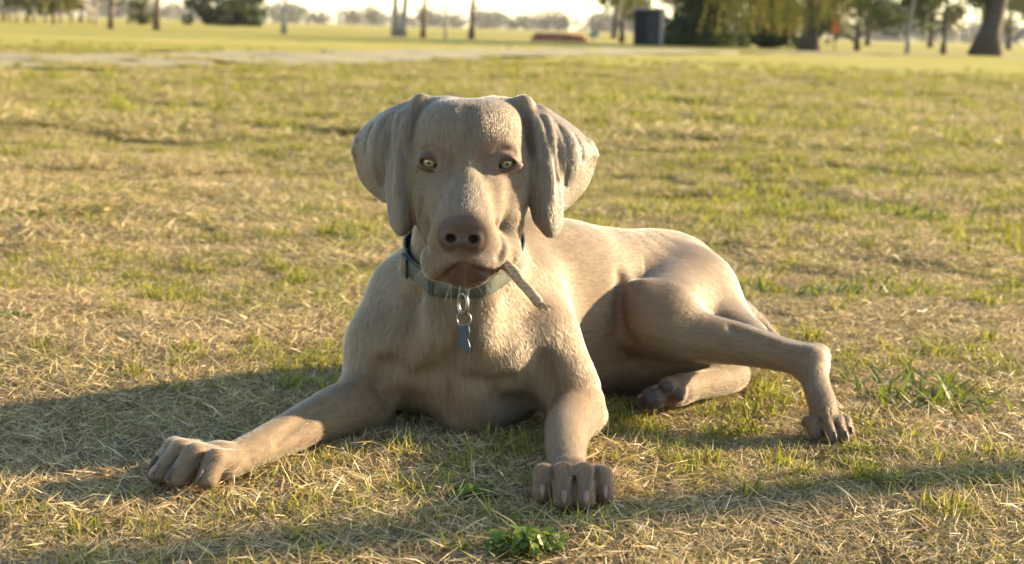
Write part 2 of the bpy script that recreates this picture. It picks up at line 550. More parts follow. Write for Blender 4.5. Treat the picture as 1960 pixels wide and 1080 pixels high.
cap((688, 270, 2.140), 9, (682, 290, 2.150), 8, 0.010, H)
# left ear (picture right)
ear_sheet([
    [(996, 198, 2.128), (1020, 203, 2.134), (1040, 210, 2.130), (1060, 224, 2.140), (1080, 236, 2.155)],
    [(1008, 225, 2.118), (1032, 232, 2.100), (1052, 240, 2.106), (1080, 250, 2.112), (1108, 259, 2.142)],
    [(1020, 258, 2.100), (1042, 266, 2.090), (1062, 272, 2.097), (1098, 280, 2.104), (1134, 288, 2.142)],
    [(1027, 300, 2.096), (1046, 306, 2.086), (1068, 312, 2.095), (1100, 318, 2.106), (1132, 318, 2.160)],
    [(1024, 345, 2.094), (1044, 346, 2.084), (1064, 350, 2.095), (1090, 356, 2.114), (1116, 358, 2.156)],
    [(1026, 385, 2.090), (1046, 390, 2.084), (1060, 396, 2.092), (1070, 398, 2.108), (1080, 396, 2.132)],
], 0.0046)
ear_sheet([
    [(1023, 310, 2.094), (1044, 310, 2.083), (1064, 312, 2.096)],
    [(1020, 345, 2.092), (1044, 347, 2.080), (1066, 350, 2.094)],
    [(1021, 385, 2.091), (1046, 388, 2.077), (1069, 390, 2.092)],
    [(1027, 418, 2.090), (1050, 423, 2.076), (1069, 422, 2.090)],
    [(1040, 436, 2.088), (1053, 440, 2.079), (1065, 437, 2.088)],
    [(1049, 446, 2.086), (1055, 448, 2.082), (1060, 446, 2.086)],
], 0.0055, 0.005)
chain([((1002, 199, 2.126), 10), ((1022, 230, 2.100), 7), ((1031, 285, 2.088), 6), ((1028, 345, 2.086), 6), ((1026, 395, 2.086), 5)], 0.007, H)
cap((1124, 276, 2.140), 9, (1136, 294, 2.150), 8, 0.010, H)

cap((798, 232, 2.116), 13, (790, 335, 2.108), 13, 0.010, H)
cap((1004, 232, 2.116), 13, (1014, 335, 2.108), 13, 0.010, H)

cap((850, 214, 2.135), 20, (806, 200, 2.130), 12, 0.022, H, (-0.4, 0.5, 0.3))
cap((950, 214, 2.135), 20, (1002, 203, 2.130), 12, 0.022, H, (0.4, 0.5, 0.3))

# plane of the collar: cuts the finely sampled head from the body
PF, PB = at(888, 572, 2.14), at(900, 418, 2.31)
PC = 0.5 * (PF + PB)
PN = np.cross(np.array((1.0, 0.0, 0.0)), PB - PF)
PN /= np.linalg.norm(PN)
if PN[2] < 0:
    PN = -PN


def sdf_grid(lo, hi, h, where, sign):
    lo, hi = np.asarray(lo, float), np.asarray(hi, float)
    dims = np.ceil((hi - lo) / h).astype(int) + 1
    ax = [(lo[i] + h * np.arange(dims[i])) for i in range(3)]
    D = np.full(dims, 0.08, np.float32)
    groups = {}
    for stage in (0, 1, 2):
        if stage == 1:
            for E, k in groups.values():
                D = smin(D, E, k)
            groups = {}
        for p in PRIMS:
            if (2 if p.late else 1 if p.sub else 0) != stage or where not in p.where:
                continue
            m = (p.k if not p.group else 0.0) + 3 * h
            if p.group:
                m = 0.0075
            i0 = np.maximum(np.floor((p.lo - m - lo) / h).astype(int), 0)
            i1 = np.minimum(np.ceil((p.hi + m - lo) / h).astype(int) + 1, dims)
            if (i1 <= i0).any():
                continue
            sl = tuple(slice(a, b) for a, b in zip(i0, i1))
            if p.typ == 'ch':
                # each link of a chain only in its own neighbourhood
                d = np.full(tuple(i1 - i0), 0.08, np.float32)
                for a, b, ra, rb in zip(p.P[:-1], p.P[1:], p.R[:-1], p.R[1:]):
                    sg = Prim('c', (a, b), (ra, rb), p.k)
                    j0 = np.maximum(np.floor((sg.lo - m - lo) / h).astype(int), i0)
                    j1 = np.minimum(np.ceil((sg.hi + m - lo) / h).astype(int) + 1, i1)
                    if (j1 <= j0).any():
                        continue
                    X = np.stack(np.meshgrid(*[ax[i][j0[i]:j1[i]] for i in range(3)], indexing='ij'), -1).astype(np.float32)
                    s2 = tuple(slice(u - w, v - w) for u, v, w in zip(j0, j1, i0))
                    d[s2] = np.minimum(d[s2], sg.dist(X))
            else:
                X = np.stack(np.meshgrid(*[ax[i][sl[i]] for i in range(3)], indexing='ij'), -1).astype(np.float32)
                d = p.dist(X).astype(np.float32)
            if p.group:
                if p.group not in groups:
                    groups[p.group] = [np.full(dims, 0.08, np.float32), p.k]
                E = groups[p.group][0]
                E[sl] = np.minimum(E[sl], d)
                continue
            D[sl] = smin(D[sl], d, p.k) if not p.sub else -smin(-D[sl], d, p.k)
    for i in range(dims[0]):
        pl = sign * ((ax[0][i] - PC[0]) * PN[0] + (ax[1][:, None] - PC[1]) * PN[1] + (ax[2][None, :] - PC[2]) * PN[2])
        D[i] = np.maximum(D[i], pl.astype(np.float32))
    return D, lo, h


def smin(a, b, k):
    t = np.maximum(k - np.abs(a - b), 0) / k
    return np.minimum(a, b) - t * t * (k * 0.25)


def surface_nets(D, lo, h):
    S = D < 0
    nx, ny, nz = D.shape
    cnt = np.zeros((nx - 1, ny - 1, nz - 1), np.int8)
    for dx in (0, 1):
        for dy in (0, 1):
            for dz in (0, 1):
                cnt += S[dx:nx - 1 + dx, dy:ny - 1 + dy, dz:nz - 1 + dz]
    act = (cnt > 0) & (cnt < 8)
    I = np.argwhere(act)
    idx = np.full(act.shape, -1, np.int32)
    idx[act] = np.arange(len(I))
    pos = np.zeros((len(I), 3), np.float64)
    num = np.zeros(len(I))
    cs = [(a, b, c) for a in (0, 1) for b in (0, 1) for c in (0, 1)]
    val = {c: D[I[:, 0] + c[0], I[:, 1] + c[1], I[:, 2] + c[2]].astype(np.float64) for c in cs}
    for c in cs:
        for axx in range(3):
            if c[axx] == 0:
                e = list(c); e[axx] = 1; e = tuple(e)
                a, b = val[c], val[e]
                x = (a < 0) != (b < 0)
                t = np.where(x, a / np.where(x, a - b, 1), 0)
                q = np.array(c, float)[None] + np.zeros((len(I), 1))
                q[:, axx] += t
                pos += q * x[:, None]
                num += x
    V = lo + h * (I + pos / num[:, None])
    Q = []
    for axx in range(3):
        o1, o2 = (axx + 1) % 3, (axx + 2) % 3
        n = [nx, ny, nz]
        sl0 = [slice(1, m - 1) for m in n]; sl1 = list(sl0)
        sl0[axx] = slice(0, n[axx] - 1); sl1[axx] = slice(1, n[axx])
        a, b = S[tuple(sl0)], S[tuple(sl1)]
        off = np.array([1, 1, 1]); off[axx] = 0
        for flag, rev in ((a & ~b, False), (~a & b, True)):
            E = np.argwhere(flag) + off
            c = [E.copy() for _ in range(4)]
            c[1][:, o1] -= 1
            c[2][:, o1] -= 1; c[2][:, o2] -= 1
            c[3][:, o2] -= 1
            q = np.stack([idx[x[:, 0], x[:, 1], x[:, 2]] for x in c], 1)
            Q.append(q[:, ::-1] if rev else q)
    Q = np.concatenate(Q)
    Q = Q[(Q >= 0).all(1)]
    return V, Q


def bounds(where):
    ps = [p for p in PRIMS if where in p.where and not p.sub]
    return np.min([p.lo for p in ps], 0) - 0.012, np.max([p.hi for p in ps], 0) + 0.012


HEAD_H, BODY_H = 0.0014, 0.0024
ps = [p for p in PRIMS if p.where == 'H' and not p.sub]
lo, hi = np.min([p.lo for p in ps], 0) - 0.012, np.max([p.hi for p in ps], 0) + 0.012
lo[2] = at(880, 618, 2.1)[2]
hi[1] = max(hi[1], 2.33)
Dh, loh, _ = sdf_grid(lo, hi, HEAD_H, 'H', -1.0)
lo, hi = bounds('B')
lo[2] = max(lo[2], -0.02)
Db, lob, _ = sdf_grid(lo, hi, BODY_H, 'B', 1.0)


def snap(D, lo, h, px, py):
    """point of the sculpted surface seen at a photo pixel"""
    Ys = np.arange(1.90, 2.85, 0.001)
    P = np.array([at(px, py, Y) for Y in (1.0, 2.0)])
    P = P[0] + (P[1] - P[0]) * (Ys[:, None] - 1.0)
    i = np.round((P - lo) / h).astype(int)
    ok = ((i >= 0) & (i < np.array(D.shape))).all(1)
    v = np.ones(len(P))
    v[ok] = D[i[ok, 0], i[ok, 1], i[ok, 2]]
    k = np.where(v < 0)[0]
    return (P[k[0]], Ys[k[0]]) if len(k) else (None, None)


def crease(D, lo, h, pts, r, k, out=0.0, add=False):
    """soft groove (or ridge) along the surface; out: how far the tool stays outside, in radii"""
    rows = []
    for q in pts:
        p, Y = snap(D, lo, h, q[0], q[1])
        if p is None:
            continue
        d = (CPOS - p) / np.linalg.norm(CPOS - p)
        rr = pxr(q[2] if len(q) > 2 else r, Y)
        rows.append(list(p + d * rr * out) + [rr])
    if len(rows) < 2:
        return
    rows = catmull(rows, 3)
    pr = Prim('ch', list(rows[:, :3]), rows[:, 3], k)
    m = k + 3 * h
    i0 = np.maximum(np.floor((pr.lo - m - lo) / h).astype(int), 0)
    i1 = np.minimum(np.ceil((pr.hi + m - lo) / h).astype(int) + 1, D.shape)
    sl = tuple(slice(a, b) for a, b in zip(i0, i1))
    X = np.stack(np.meshgrid(*[lo[i] + h * np.arange(i0[i], i1[i]) for i in range(3)], indexing='ij'), -1).astype(np.float32)
    d = pr.dist(X)
    D[sl] = smin(D[sl], d, k) if add else -smin(-D[sl], d, k)


BODY_CREASES = [
    ([(872, 640), (868, 690), (861, 735), (868, 800)], 5, 0.016, 0.3),
    ([(756, 702), (790, 720), (822, 714)], 8, 0.022, 0.2),
    ([(900, 726), (935, 736), (972, 730)], 7, 0.020, 0.3),
    ([(950, 762), (1000, 778), (1042, 802)], 9, 0.024, 0.0),
    ([(1190, 530), (1187, 560), (1190, 600), (1206, 648)], 8, 0.020, 0.2),
    ([(1400, 628), (1450, 652), (1500, 668), (1535, 680)], 4, 0.010, 0.2),
    ([(735, 700), (728, 740), (745, 768)], 9, 0.022, 0.0),
    ([(1046, 690), (1052, 745), (1046, 790)], 8, 0.022, 0.2),
    ([(640, 770), (580, 805), (530, 845)], 4, 0.014, 0.5),
    ([(795, 580), (785, 630), (775, 670)], 8, 0.035, 0.7),
]
for pts, r, k, o_ in BODY_CREASES:
    crease(Db, lob, BODY_H, pts, r, k, o_)
for pts, r, k, o_ in [([(835, 590), (838, 650)], 16, 0.03, -0.8), ([(930, 590), (925, 650)], 16, 0.03, -0.8), ([(1225, 560), (1235, 620), (1290, 655)], 18, 0.03, -0.8)]:
    crease(Db, lob, BODY_H, pts, r, k, o_, True)
HEAD_CREASES = [
    ([(806, 385), (806, 430), (816, 478)], 4, 0.010, 0.2),
    ([(952, 430), (964, 462), (956, 492)], 3, 0.010, 0.7),
    ([(800, 326), (820, 335), (846, 333)], 2.5, 0.007, 0.3),
    ([(992, 328), (972, 336), (946, 334)], 2.5, 0.007, 0.3),
    ([(806, 288), (830, 286), (850, 300)], 3, 0.008, 0.3),
    ([(986, 290), (962, 288), (942, 302)], 3, 0.008, 0.3),
]
for pts, r, k, o_ in HEAD_CREASES:
    crease(Dh, loh, HEAD_H, pts, r, k, o_)
for pts, r, k in [([(766, 218), (757, 260), (757, 320), (760, 370)], 3, 0.010), ([(1046, 226), (1056, 265), (1057, 330), (1057, 380)], 3, 0.010)]:
    crease(Dh, loh, HEAD_H, pts, r, k, -0.6, True)
for pts in ([(770, 214), (757, 250), (751, 300), (750, 345)], [(742, 222), (726, 260), (722, 310), (732, 355)], [(714, 236), (702, 262), (699, 292)],
            [(1038, 222), (1052, 258), (1061, 300), (1066, 345)], [(1070, 240), (1086, 270), (1091, 310), (1084, 355)], [(1102, 258), (1114, 280), (1117, 306)]):
    crease(Dh, loh, HEAD_H, pts, 3.2, 0.006, 0.60)
Vh, Qh = surface_nets(Dh, loh, HEAD_H)
Vb, Qb = surface_nets(Db, lob, BODY_H)


def relax(V, Q, it):
    e = np.concatenate([Q[:, [0, 1]], Q[:, [1, 2]], Q[:, [2, 3]], Q[:, [3, 0]]])
    for _ in range(it):
        acc = np.zeros_like(V); n = np.zeros(len(V))
        for j in range(3):
            acc[:, j] = np.bincount(e[:, 0], V[e[:, 1], j], len(V)) + np.bincount(e[:, 1], V[e[:, 0], j], len(V))
        n = np.bincount(e[:, 0], minlength=len(V)) + np.bincount(e[:, 1], minlength=len(V))
        V = 0.5 * V + 0.5 * acc / n[:, None]
    return V


Vh, Vb = relax(Vh, Qh, 1), relax(Vb, Qb, 2)
DV = np.concatenate([Vb, Vh])
DQ = np.concatenate([Qb, Qh + len(Vb)])
IS_HEAD = np.concatenate([np.zeros(len(Vb), bool), np.ones(len(Vh), bool)])


def normals(V, Q):
    n = np.cross(V[Q[:, 2]] - V[Q[:, 0]], V[Q[:, 3]] - V[Q[:, 1]])
    N = np.zeros_like(V)
    for j in range(3):
        for c in range(4):
            N[:, j] += np.bincount(Q[:, c], n[:, j], len(V))
    return N / (np.linalg.norm(N, axis=1)[:, None] + 1e-12)


DN = normals(DV, DQ)

# ---- hair flow, blended from the axes of the nearest shapes
FLOW = np.zeros_like(DV)
for p in PRIMS:
    if p.sub or p.group or not p.flow.any():
        continue
    sel = np.where((DV > p.lo - 0.03).all(1) & (DV < p.hi + 0.03).all(1) & (IS_HEAD if p.where == 'H' else ~IS_HEAD if p.where == 'B' else True))[0]
    if len(sel):
        d = p.dist(DV[sel])
        w = np.exp(-np.clip(d, 0, 1) / 0.006)
        FLOW[sel] += w[:, None] * p.flow
xe0, xe1 = at(790, 300, 2.1)[0], at(1012, 300, 2.1)[0]
FLOW[IS_HEAD & (DV[:, 0] < xe0)] += 2 * np.array((-0.15, 0.1, -1.0))
FLOW[IS_HEAD & (DV[:, 0] > xe1)] += 2 * np.array((0.15, 0.1, -1.0))
FLOW += np.array((0, 0.02, -0.02))
FLOW -= (FLOW * DN).sum(1)[:, None] * DN
FLOW /= np.linalg.norm(FLOW, axis=1)[:, None] + 1e-9


# ---- coat colour: silver taupe with its own markings; bare skin on nose, lips, lids, pads
def near(p, r, soft):
    d = np.linalg.norm(DV - p, axis=1)
    return np.clip((r + soft - d) / soft, 0, 1)


COAT = np.array((0.142, 0.095, 0.053))
col = np.tile(COAT, (len(DV), 1))
bare = np.zeros(len(DV))
n1 = vnoise(DV[:, 0] * 22 + DV[:, 1] * 9, DV[:, 2] * 22 + DV[:, 1] * 13, 21)
col *= (0.93 + 0.14 * n1)[:, None]


def paint(w, c):
    global col
    col = col * (1 - w[:, None]) + np.array(c) * w[:, None]


paint(0.35 * IS_HEAD, (0.132, 0.099, 0.067))
paint(0.6 * (IS_HEAD & ((DV[:, 0] < at(786, 300, 2.1)[0]) | (DV[:, 0] > at(1018, 300, 2.1)[0]))), (0.150, 0.121, 0.090))
# darker, redder hair round the eyes and lips
for (ex, ey, eY), sx in EYES:
    c = at(ex, ey, eY - 0.010)
    paint(0.7 * near(c + np.array((-sx * 0.011, 0, 0.004)), 0.014, 0.022) * IS_HEAD, (0.150, 0.092, 0.066))
    w = near(c, 0.0128, 0.003) * IS_HEAD
    paint(0.9 * w, (0.075, 0.040, 0.024)); bare = np.maximum(bare, 0.5 * near(c, 0.0130, 0.002) * IS_HEAD)
nose_c = at(885, 448, 1.982)
q = (DV - nose_c) @ rotm(x=-20)
wn = np.clip((1.12 - np.sqrt((q[:, 0] / 0.0292) ** 2 + (q[:, 1] / 0.024) ** 2 + (q[:, 2] / 0.0265) ** 2)) / 0.10, 0, 1) * IS_HEAD
wn *= np.clip(-DN[:, 1] * 3 + 0.9, 0, 1)
paint(wn, (0.074, 0.042, 0.028)); bare = np.maximum(bare, wn)
wl = np.maximum(near(at(880, 500, 1.985), 0.012, 0.012), near(at(915, 503, 1.992), 0.014, 0.012)) * IS_HEAD
paint(0.6 * wl, (0.150, 0.095, 0.070))
wl = np.maximum(near(at(872, 522, 2.0), 0.011, 0.010), near(at(908, 523, 2.0), 0.011, 0.010)) * IS_HEAD
wl = np.maximum(wl, 0.8 * near(at(940, 518, 2.02), 0.009, 0.008) * IS_HEAD)
paint(0.95 * wl, (0.070, 0.030, 0.016)); bare = np.maximum(bare, 0.7 * wl)
for c, r in PADS:
    w = near(c, r * 0.75, r * 0.5) * ~IS_HEAD * np.clip(0.6 - DN[:, 2], 0, 1)
    paint(w, (0.060, 0.042, 0.035)); bare = np.maximum(bare, w)
paint(0.45 * near(at(890, 398, 2.0), 0.016, 0.022) * IS_HEAD, (0.125, 0.092, 0.078))
for px_, py_, Y_, r_s in ((790, 722, 2.16, 0.02), (700, 745, 2.17, 0.02), (865, 790, 2.16, 0.03), (1205, 600, 2.38, 0.035), (1240, 690, 2.45, 0.05), (1060, 760, 2.17, 0.02)):
    paint(0.33 * near(at(px_, py_, Y_), r_s, 0.05) * ~IS_HEAD, (0.165, 0.085, 0.042))  # rusty sparse-haired patches, with some bounced light painted in
# toes and the folded foot are dusky
paint(0.75 * near(g4, 0.032, 0.03) * ~IS_HEAD, (0.115, 0.070, 0.046))
for g in (g1, g3):
    paint(0.7 * near(g + np.array((0, -0.055, 0.02)), 0.045, 0.035) * ~IS_HEAD, (0.112, 0.066, 0.036))
paint(0.35 * near(g2 + np.array((-0.04, -0.05, 0.02)), 0.045, 0.04) * ~IS_HEAD, (0.115, 0.074, 0.045))

for c, r in SOLE:
    w = near(c, r * 0.8, r * 0.4) * ~IS_HEAD
    paint(w, (0.050, 0.036, 0.030)); bare = np.maximum(bare, w)
# fine streaks in the coat: random shade per hair, drawn out along the lie of the hair
e_ = np.concatenate([DQ[:, [0, 1]], DQ[:, [1, 2]], DQ[:, [2, 3]], DQ[:, [3, 0]]])
ev = DV[e_[:, 1]] - DV[e_[:, 0]]
ev /= np.linalg.norm(ev, axis=1)[:, None] + 1e-12
we = (np.abs((ev * FLOW[e_[:, 0]]).sum(1))) ** 6 + 1e-4
st_ = np.random.default_rng(5).normal(0, 1, len(DV))
wsum = np.bincount(e_[:, 0], we, len(DV)) + np.bincount(e_[:, 1], we, len(DV))
for _ in range(16):
    st_ = 0.4 * st_ + 0.6 * (np.bincount(e_[:, 0], we * st_[e_[:, 1]], len(DV)) + np.bincount(e_[:, 1], we * st_[e_[:, 0]], len(DV))) / wsum
st_ /= st_.std()
streak = np.clip(1 + np.where(IS_HEAD, 0.085, 0.085) * st_, 0.6, 1.4)
col = col * (1 + (streak - 1) * (1 - bare))[:, None]
dog_me = mesh_np('dog', DV, DQ)
fattr(dog_me, 'coat', np.c_[col, np.ones(len(col))], 'POINT', 'FLOAT_COLOR')
fattr(dog_me, 'bare', bare)
fattr(dog_me, 'leather', wn)
m, nt, ns, lk, b = new_mat('dog_skin')
a1 = ns.new('ShaderNodeAttribute'); a1.attribute_name = 'coat'
a2 = ns.new('ShaderNodeAttribute'); a2.attribute_name = 'bare'
lk.new(a1.outputs['Color'], b.inputs['Base Color'])
mr = ns.new('ShaderNodeMapRange')
mr.inputs['To Min'].default_value, mr.inputs['To Max'].default_value = 0.75, 0.38
lk.new(a2.outputs['Fac'], mr.inputs['Value'])
lk.new(mr.outputs[0], b.inputs['Roughness'])
b.inputs['Specular IOR Level'].default_value = 0.22
b.inputs['Sheen Weight'].default_value = 0.06
b.inputs['Sheen Roughness'].default_value = 0.45
b.inputs['Sheen Tint'].default_value = (1, 0.93, 0.82, 1)
tc = ns.new('ShaderNodeTexCoord')
vo = ns.new('ShaderNodeTexVoronoi'); vo.inputs['Scale'].default_value = 900
lk.new(tc.outputs['Object'], vo.inputs['Vector'])
bp = ns.new('ShaderNodeBump'); bp.inputs['Distance'].default_value = 0.0002
a3 = ns.new('ShaderNodeAttribute'); a3.attribute_name = 'leather'
lk.new(a3.outputs['Fac'], bp.inputs['Strength'])
lk.new(vo.outputs['Distance'], bp.inputs['Height'])
lk.new(bp.outputs[0], b.inputs['Normal'])
dog_base = at(980, 800, 2.3); dog_base[2] = 0
dog = link('dog', dog_me, m)
tag(dog, 'silver taupe short-haired dog lying on the grass with a stick in its mouth', 'dog')
m_skin = m

# ---- eyes
m, nt, ns, lk, b = new_mat('dog_eye')
tc = ns.new('ShaderNodeTexCoord')
sep = ns.new('ShaderNodeSeparateXYZ')
lk.new(tc.outputs['Object'], sep.inputs[0])
def mth(op, *v):
    nd = ns.new('ShaderNodeMath'); nd.operation = op
    for i, x in enumerate(v):
        if isinstance(x, (int, float)):
            nd.inputs[i].default_value = x
        else:
            lk.new(x, nd.inputs[i])
    return nd.outputs[0]
rr = mth('SQRT', mth('ADD', mth('MULTIPLY', sep.outputs['X'], sep.outputs['X']), mth('MULTIPLY', sep.outputs['Z'], sep.outputs['Z'])))
rn = mth('DIVIDE', rr, EYE_R)
nz = ns.new('ShaderNodeTexNoise'); nz.inputs['Scale'].default_value = 700
lk.new(tc.outputs['Object'], nz.inputs['Vector'])
rn2 = mth('ADD', rn, mth('MULTIPLY', mth('SUBTRACT', nz.outputs['Fac'], 0.5), 0.06))
r_ = ramp(ns, [(0.0, (0.004, 0.004, 0.004)), (0.17, (0.004, 0.004, 0.004)), (0.20, (0.16, 0.13, 0.05)), (0.34, (0.40, 0.30, 0.14)), (0.60, (0.30, 0.21, 0.085)), (0.68, (0.05, 0.03, 0.02)), (1.0, (0.14, 0.09, 0.07))])
lk.new(rn2, r_.inputs[0])
lk.new(r_.outputs[0], b.inputs['Base Color'])
b.inputs['Roughness'].default_value = 0.12
b.inputs['Coat Weight'].default_value = 1.0
b.inputs['Coat Roughness'].default_value = 0.02
m_eye = m
for (ex, ey, eY), sx in EYES:
    bm_v, bm_q, bm_t = [], [], []
    nlat, nlon = 16, 28
    for i in range(nlat + 1):
        th = math.pi * i / nlat
        bulge = 1.0 + 0.05 * math.exp(-(th / 0.55) ** 2)          # cornea
        for j in range(nlon):
            ph = 2 * math.pi * j / nlon
            bm_v.append((EYE_R * bulge * math.sin(th) * math.cos(ph), -EYE_R * bulge * math.cos(th), EYE_R * bulge * math.sin(th) * math.sin(ph)))
    for i in range(nlat):
        for j in range(nlon):
            bm_q.append((i * nlon + j, (i + 1) * nlon + j, (i + 1) * nlon + (j + 1) % nlon, i * nlon + (j + 1) % nlon))
    eo = link('eye', mesh_np('eye', bm_v, np.array(bm_q)), m_eye, dog, Vector(at(ex, ey, eY)))
    eo.rotation_euler = (math.radians(4), 0, math.radians(sx * 5))
    eo['label'] = 'pale amber eye with a small pupil'

# ---- claws
m_claw = noise_mat('claw_horn', [(0.3, (0.15, 0.085, 0.062)), (0.7, (0.24, 0.15, 0.115))], 60, 2, 0.5, spec=0.25)
m_claw_dark = noise_mat('claw_horn_dark', [(0.3, (0.06, 0.045, 0.04)), (0.7, (0.12, 0.08, 0.06))], 60, 2, 0.5, spec=0.2)
for i, (c, d, ln, r) in enumerate(CLAWS):
    pts = [c - d * ln * 0.5, c, c + d * ln * 0.45, c + d * ln * 0.8 - np.array((0, 0, 0.0012)), c + d * ln - np.array((0, 0, 0.0026))]
    mb = MB().tube(pts, [r * 0.9, r, r * 0.85, r * 0.55, r * 0.15], 9)
    mb.build('claw', m_claw if i < 4 or i == 6 else m_claw_dark, dog, smooth=True)


# ---- fur
def make_fur(name, n, verts_sel, length, lift, seed, rad):
    rng = np.random.default_rng(seed)
    v0 = DV[DQ[:, 0]]
    area = 0.5 * np.linalg.norm(np.cross(DV[DQ[:, 2]] - v0, DV[DQ[:, 3]] - DV[DQ[:, 1]]), axis=1)
    fw = verts_sel[DQ].mean(1)
    ctr = DV[DQ].mean(1)
    fw = fw * (ctr[:, 2] > 0.0)
    prob = area * fw
    fi = rng.choice(len(DQ), n, p=prob / prob.sum())
    u, v = rng.random(n), rng.random(n)
    w = np.stack([(1 - u) * (1 - v), u * (1 - v), u * v, (1 - u) * v], 1)
    q = DQ[fi]
    P = (DV[q] * w[..., None]).sum(1)
    N = (DN[q] * w[..., None]).sum(1)
    F = (FLOW[q] * w[..., None]).sum(1)
    C = (col[q] * w[..., None]).sum(1)
    L = (length[q] * w).sum(1) * (0.6 + 0.8 * rng.random(n))
    # clumping wobble of the lie of the coat
    wob = (vnoise(P[:, 0] * 25 + P[:, 1] * 13, P[:, 2] * 25, 4) - 0.5) * 0.30
    side = np.cross(N, F)
    F = F + side * (wob + rng.normal(0, 0.09, n))[:, None]
    F /= np.linalg.norm(F, axis=1)[:, None] + 1e-9
    lf = (lift + rng.normal(0, 0.05, n))[:, None]
    d0 = F * np.cos(lf + 0.15) + N * np.sin(lf + 0.15)
    d1 = F * np.cos(lf - 0.10) + N * np.sin(lf - 0.10)
    pts = np.stack([P - N * 0.0006, P + d0 * (L * 0.4)[:, None], P + (d0 * 0.4 + d1 * 0.6) * L[:, None]], 1)
    cu = bpy.data.hair_curves.new(name)
    cu.add_curves([3] * n)
    cu.position_data.foreach_set('vector', pts.astype(np.float32).ravel())
    ra = cu.attributes.get('radius') or cu.attributes.new('radius', 'FLOAT', 'POINT')
    ra.data.foreach_set('value', np.tile(np.array((rad, rad * 0.8, rad * 0.15), np.float32), n))
    tint = C * (0.45 + 0.80 * rng.random(n) ** 1.3)[:, None]
    ta = cu.attributes.new('tint', 'FLOAT_COLOR', 'CURVE')
    ta.data.foreach_set('color', np.c_[tint, np.ones(n)].astype(np.float32).ravel())
    o = bpy.data.objects.new(name, cu)
    COL.objects.link(o)
    o.parent = dog
    return o


m, nt, ns, lk, b = new_mat('dog_fur')
a1 = ns.new('ShaderNodeAttribute'); a1.attribute_name = 'tint'
hb = ns.new('ShaderNodeBsdfHairPrincipled')
hb.parametrization = 'COLOR'
lk.new(a1.outputs['Color'], hb.inputs['Color'])
hb.inputs['Roughness'].default_value = 0.40
hb.inputs['Radial Roughness'].default_value = 0.50
lk.new(hb.outputs[0], ns['Material Output'].inputs['Surface'])
m_fur = m
flen = np.where(IS_HEAD, 0.0040, 0.0066) * np.ones(len(DV))
flen *= 1 - 0.4 * near(nose_c, 0.035, 0.04) * IS_HEAD
fsel = 1 - np.clip(bare * 1.6, 0, 1)
fsel = fsel * np.where(IS_HEAD, 1.7, 1.0)
FUR_N = 400000
fur = make_fur('fur', FUR_N, fsel, flen, 0.12, 11, 0.00008)
fur.data.materials.append(m_fur)
fur['kind'] = 'stuff'
# ================================================================== collar, tag, stick
def sdf_at(P):
    """sample the body and head fields"""
    P = np.atleast_2d(P)
    out = np.full(len(P), 1.0)
    for D, l, h in ((Db, lob, BODY_H), (Dh, loh, HEAD_H)):
        g = (P - l) / h
        i = np.floor(g).astype(int)
        ok = ((i >= 0) & (i < np.array(D.shape) - 1)).all(1)
        i, fr = i[ok], (g - i)[ok]
        v = 0
        for c in ((0, 0, 0), (1, 0, 0), (0, 1, 0), (0, 0, 1), (1, 1, 0), (1, 0, 1), (0, 1, 1), (1, 1, 1)):
            w = np.prod([fr[:, k] if c[k] else 1 - fr[:, k] for k in range(3)], axis=0)
            v = v + w * D[i[:, 0] + c[0], i[:, 1] + c[1], i[:, 2] + c[2]]
        out[ok] = np.minimum(out[ok], v)
    return out


neck = [p for p in PRIMS if p.where == 'HB'][0]
ax_e1 = np.array((1.0, 0, 0))
ax_e2 = np.cross(PN, ax_e1)                       # towards the front or back in the collar plane
if ax_e2[1] > 0:
    ax_e2 = -ax_e2
NT = 72
CW = 0.027
# centre of the ring: where the neck axis crosses the plane
na, nb = neck.P[3].astype(float), neck.P[-1].astype(float)
na = neck.P[2].astype(float)
nb = neck.P[4].astype(float)
tt = ((PC - na) @ PN) / ((nb - na) @ PN)
RC = na + tt * (nb - na)


def ring_radius(off):
    """distance from the ring centre to the coat, in every direction, at a height over the collar plane"""
    r = np.zeros(NT)
    for i in range(NT):
        w = 2 * math.pi * i / NT
        d = math.cos(w) * ax_e1 + math.sin(w) * ax_e2
        ts = np.arange(0.05, 0.16, 0.0005)
        v = neck.dist(RC + off * PN + ts[:, None] * d)
        inside = v < 0
        r[i] = ts[np.where(inside)[0].max()] if inside.any() else 0.07
        Pb = RC - (CW / 2 + 0.004) * PN + ts[:, None] * d
        gi = np.round((Pb - lob) / BODY_H).astype(int)
        okb = ((gi >= 0) & (gi < np.array(Db.shape))).all(1)
        vb = np.ones(len(Pb)); vb[okb] = Db[gi[okb, 0], gi[okb, 1], gi[okb, 2]]
        if (vb < 0).any():
            r[i] = min(max(r[i], ts[np.where(vb < 0)[0].max()] - 0.004), r[i] + 0.012)
    for _ in range(4):
        r = 0.5 * r + 0.25 * (np.roll(r, 1) + np.roll(r, -1))
    return r


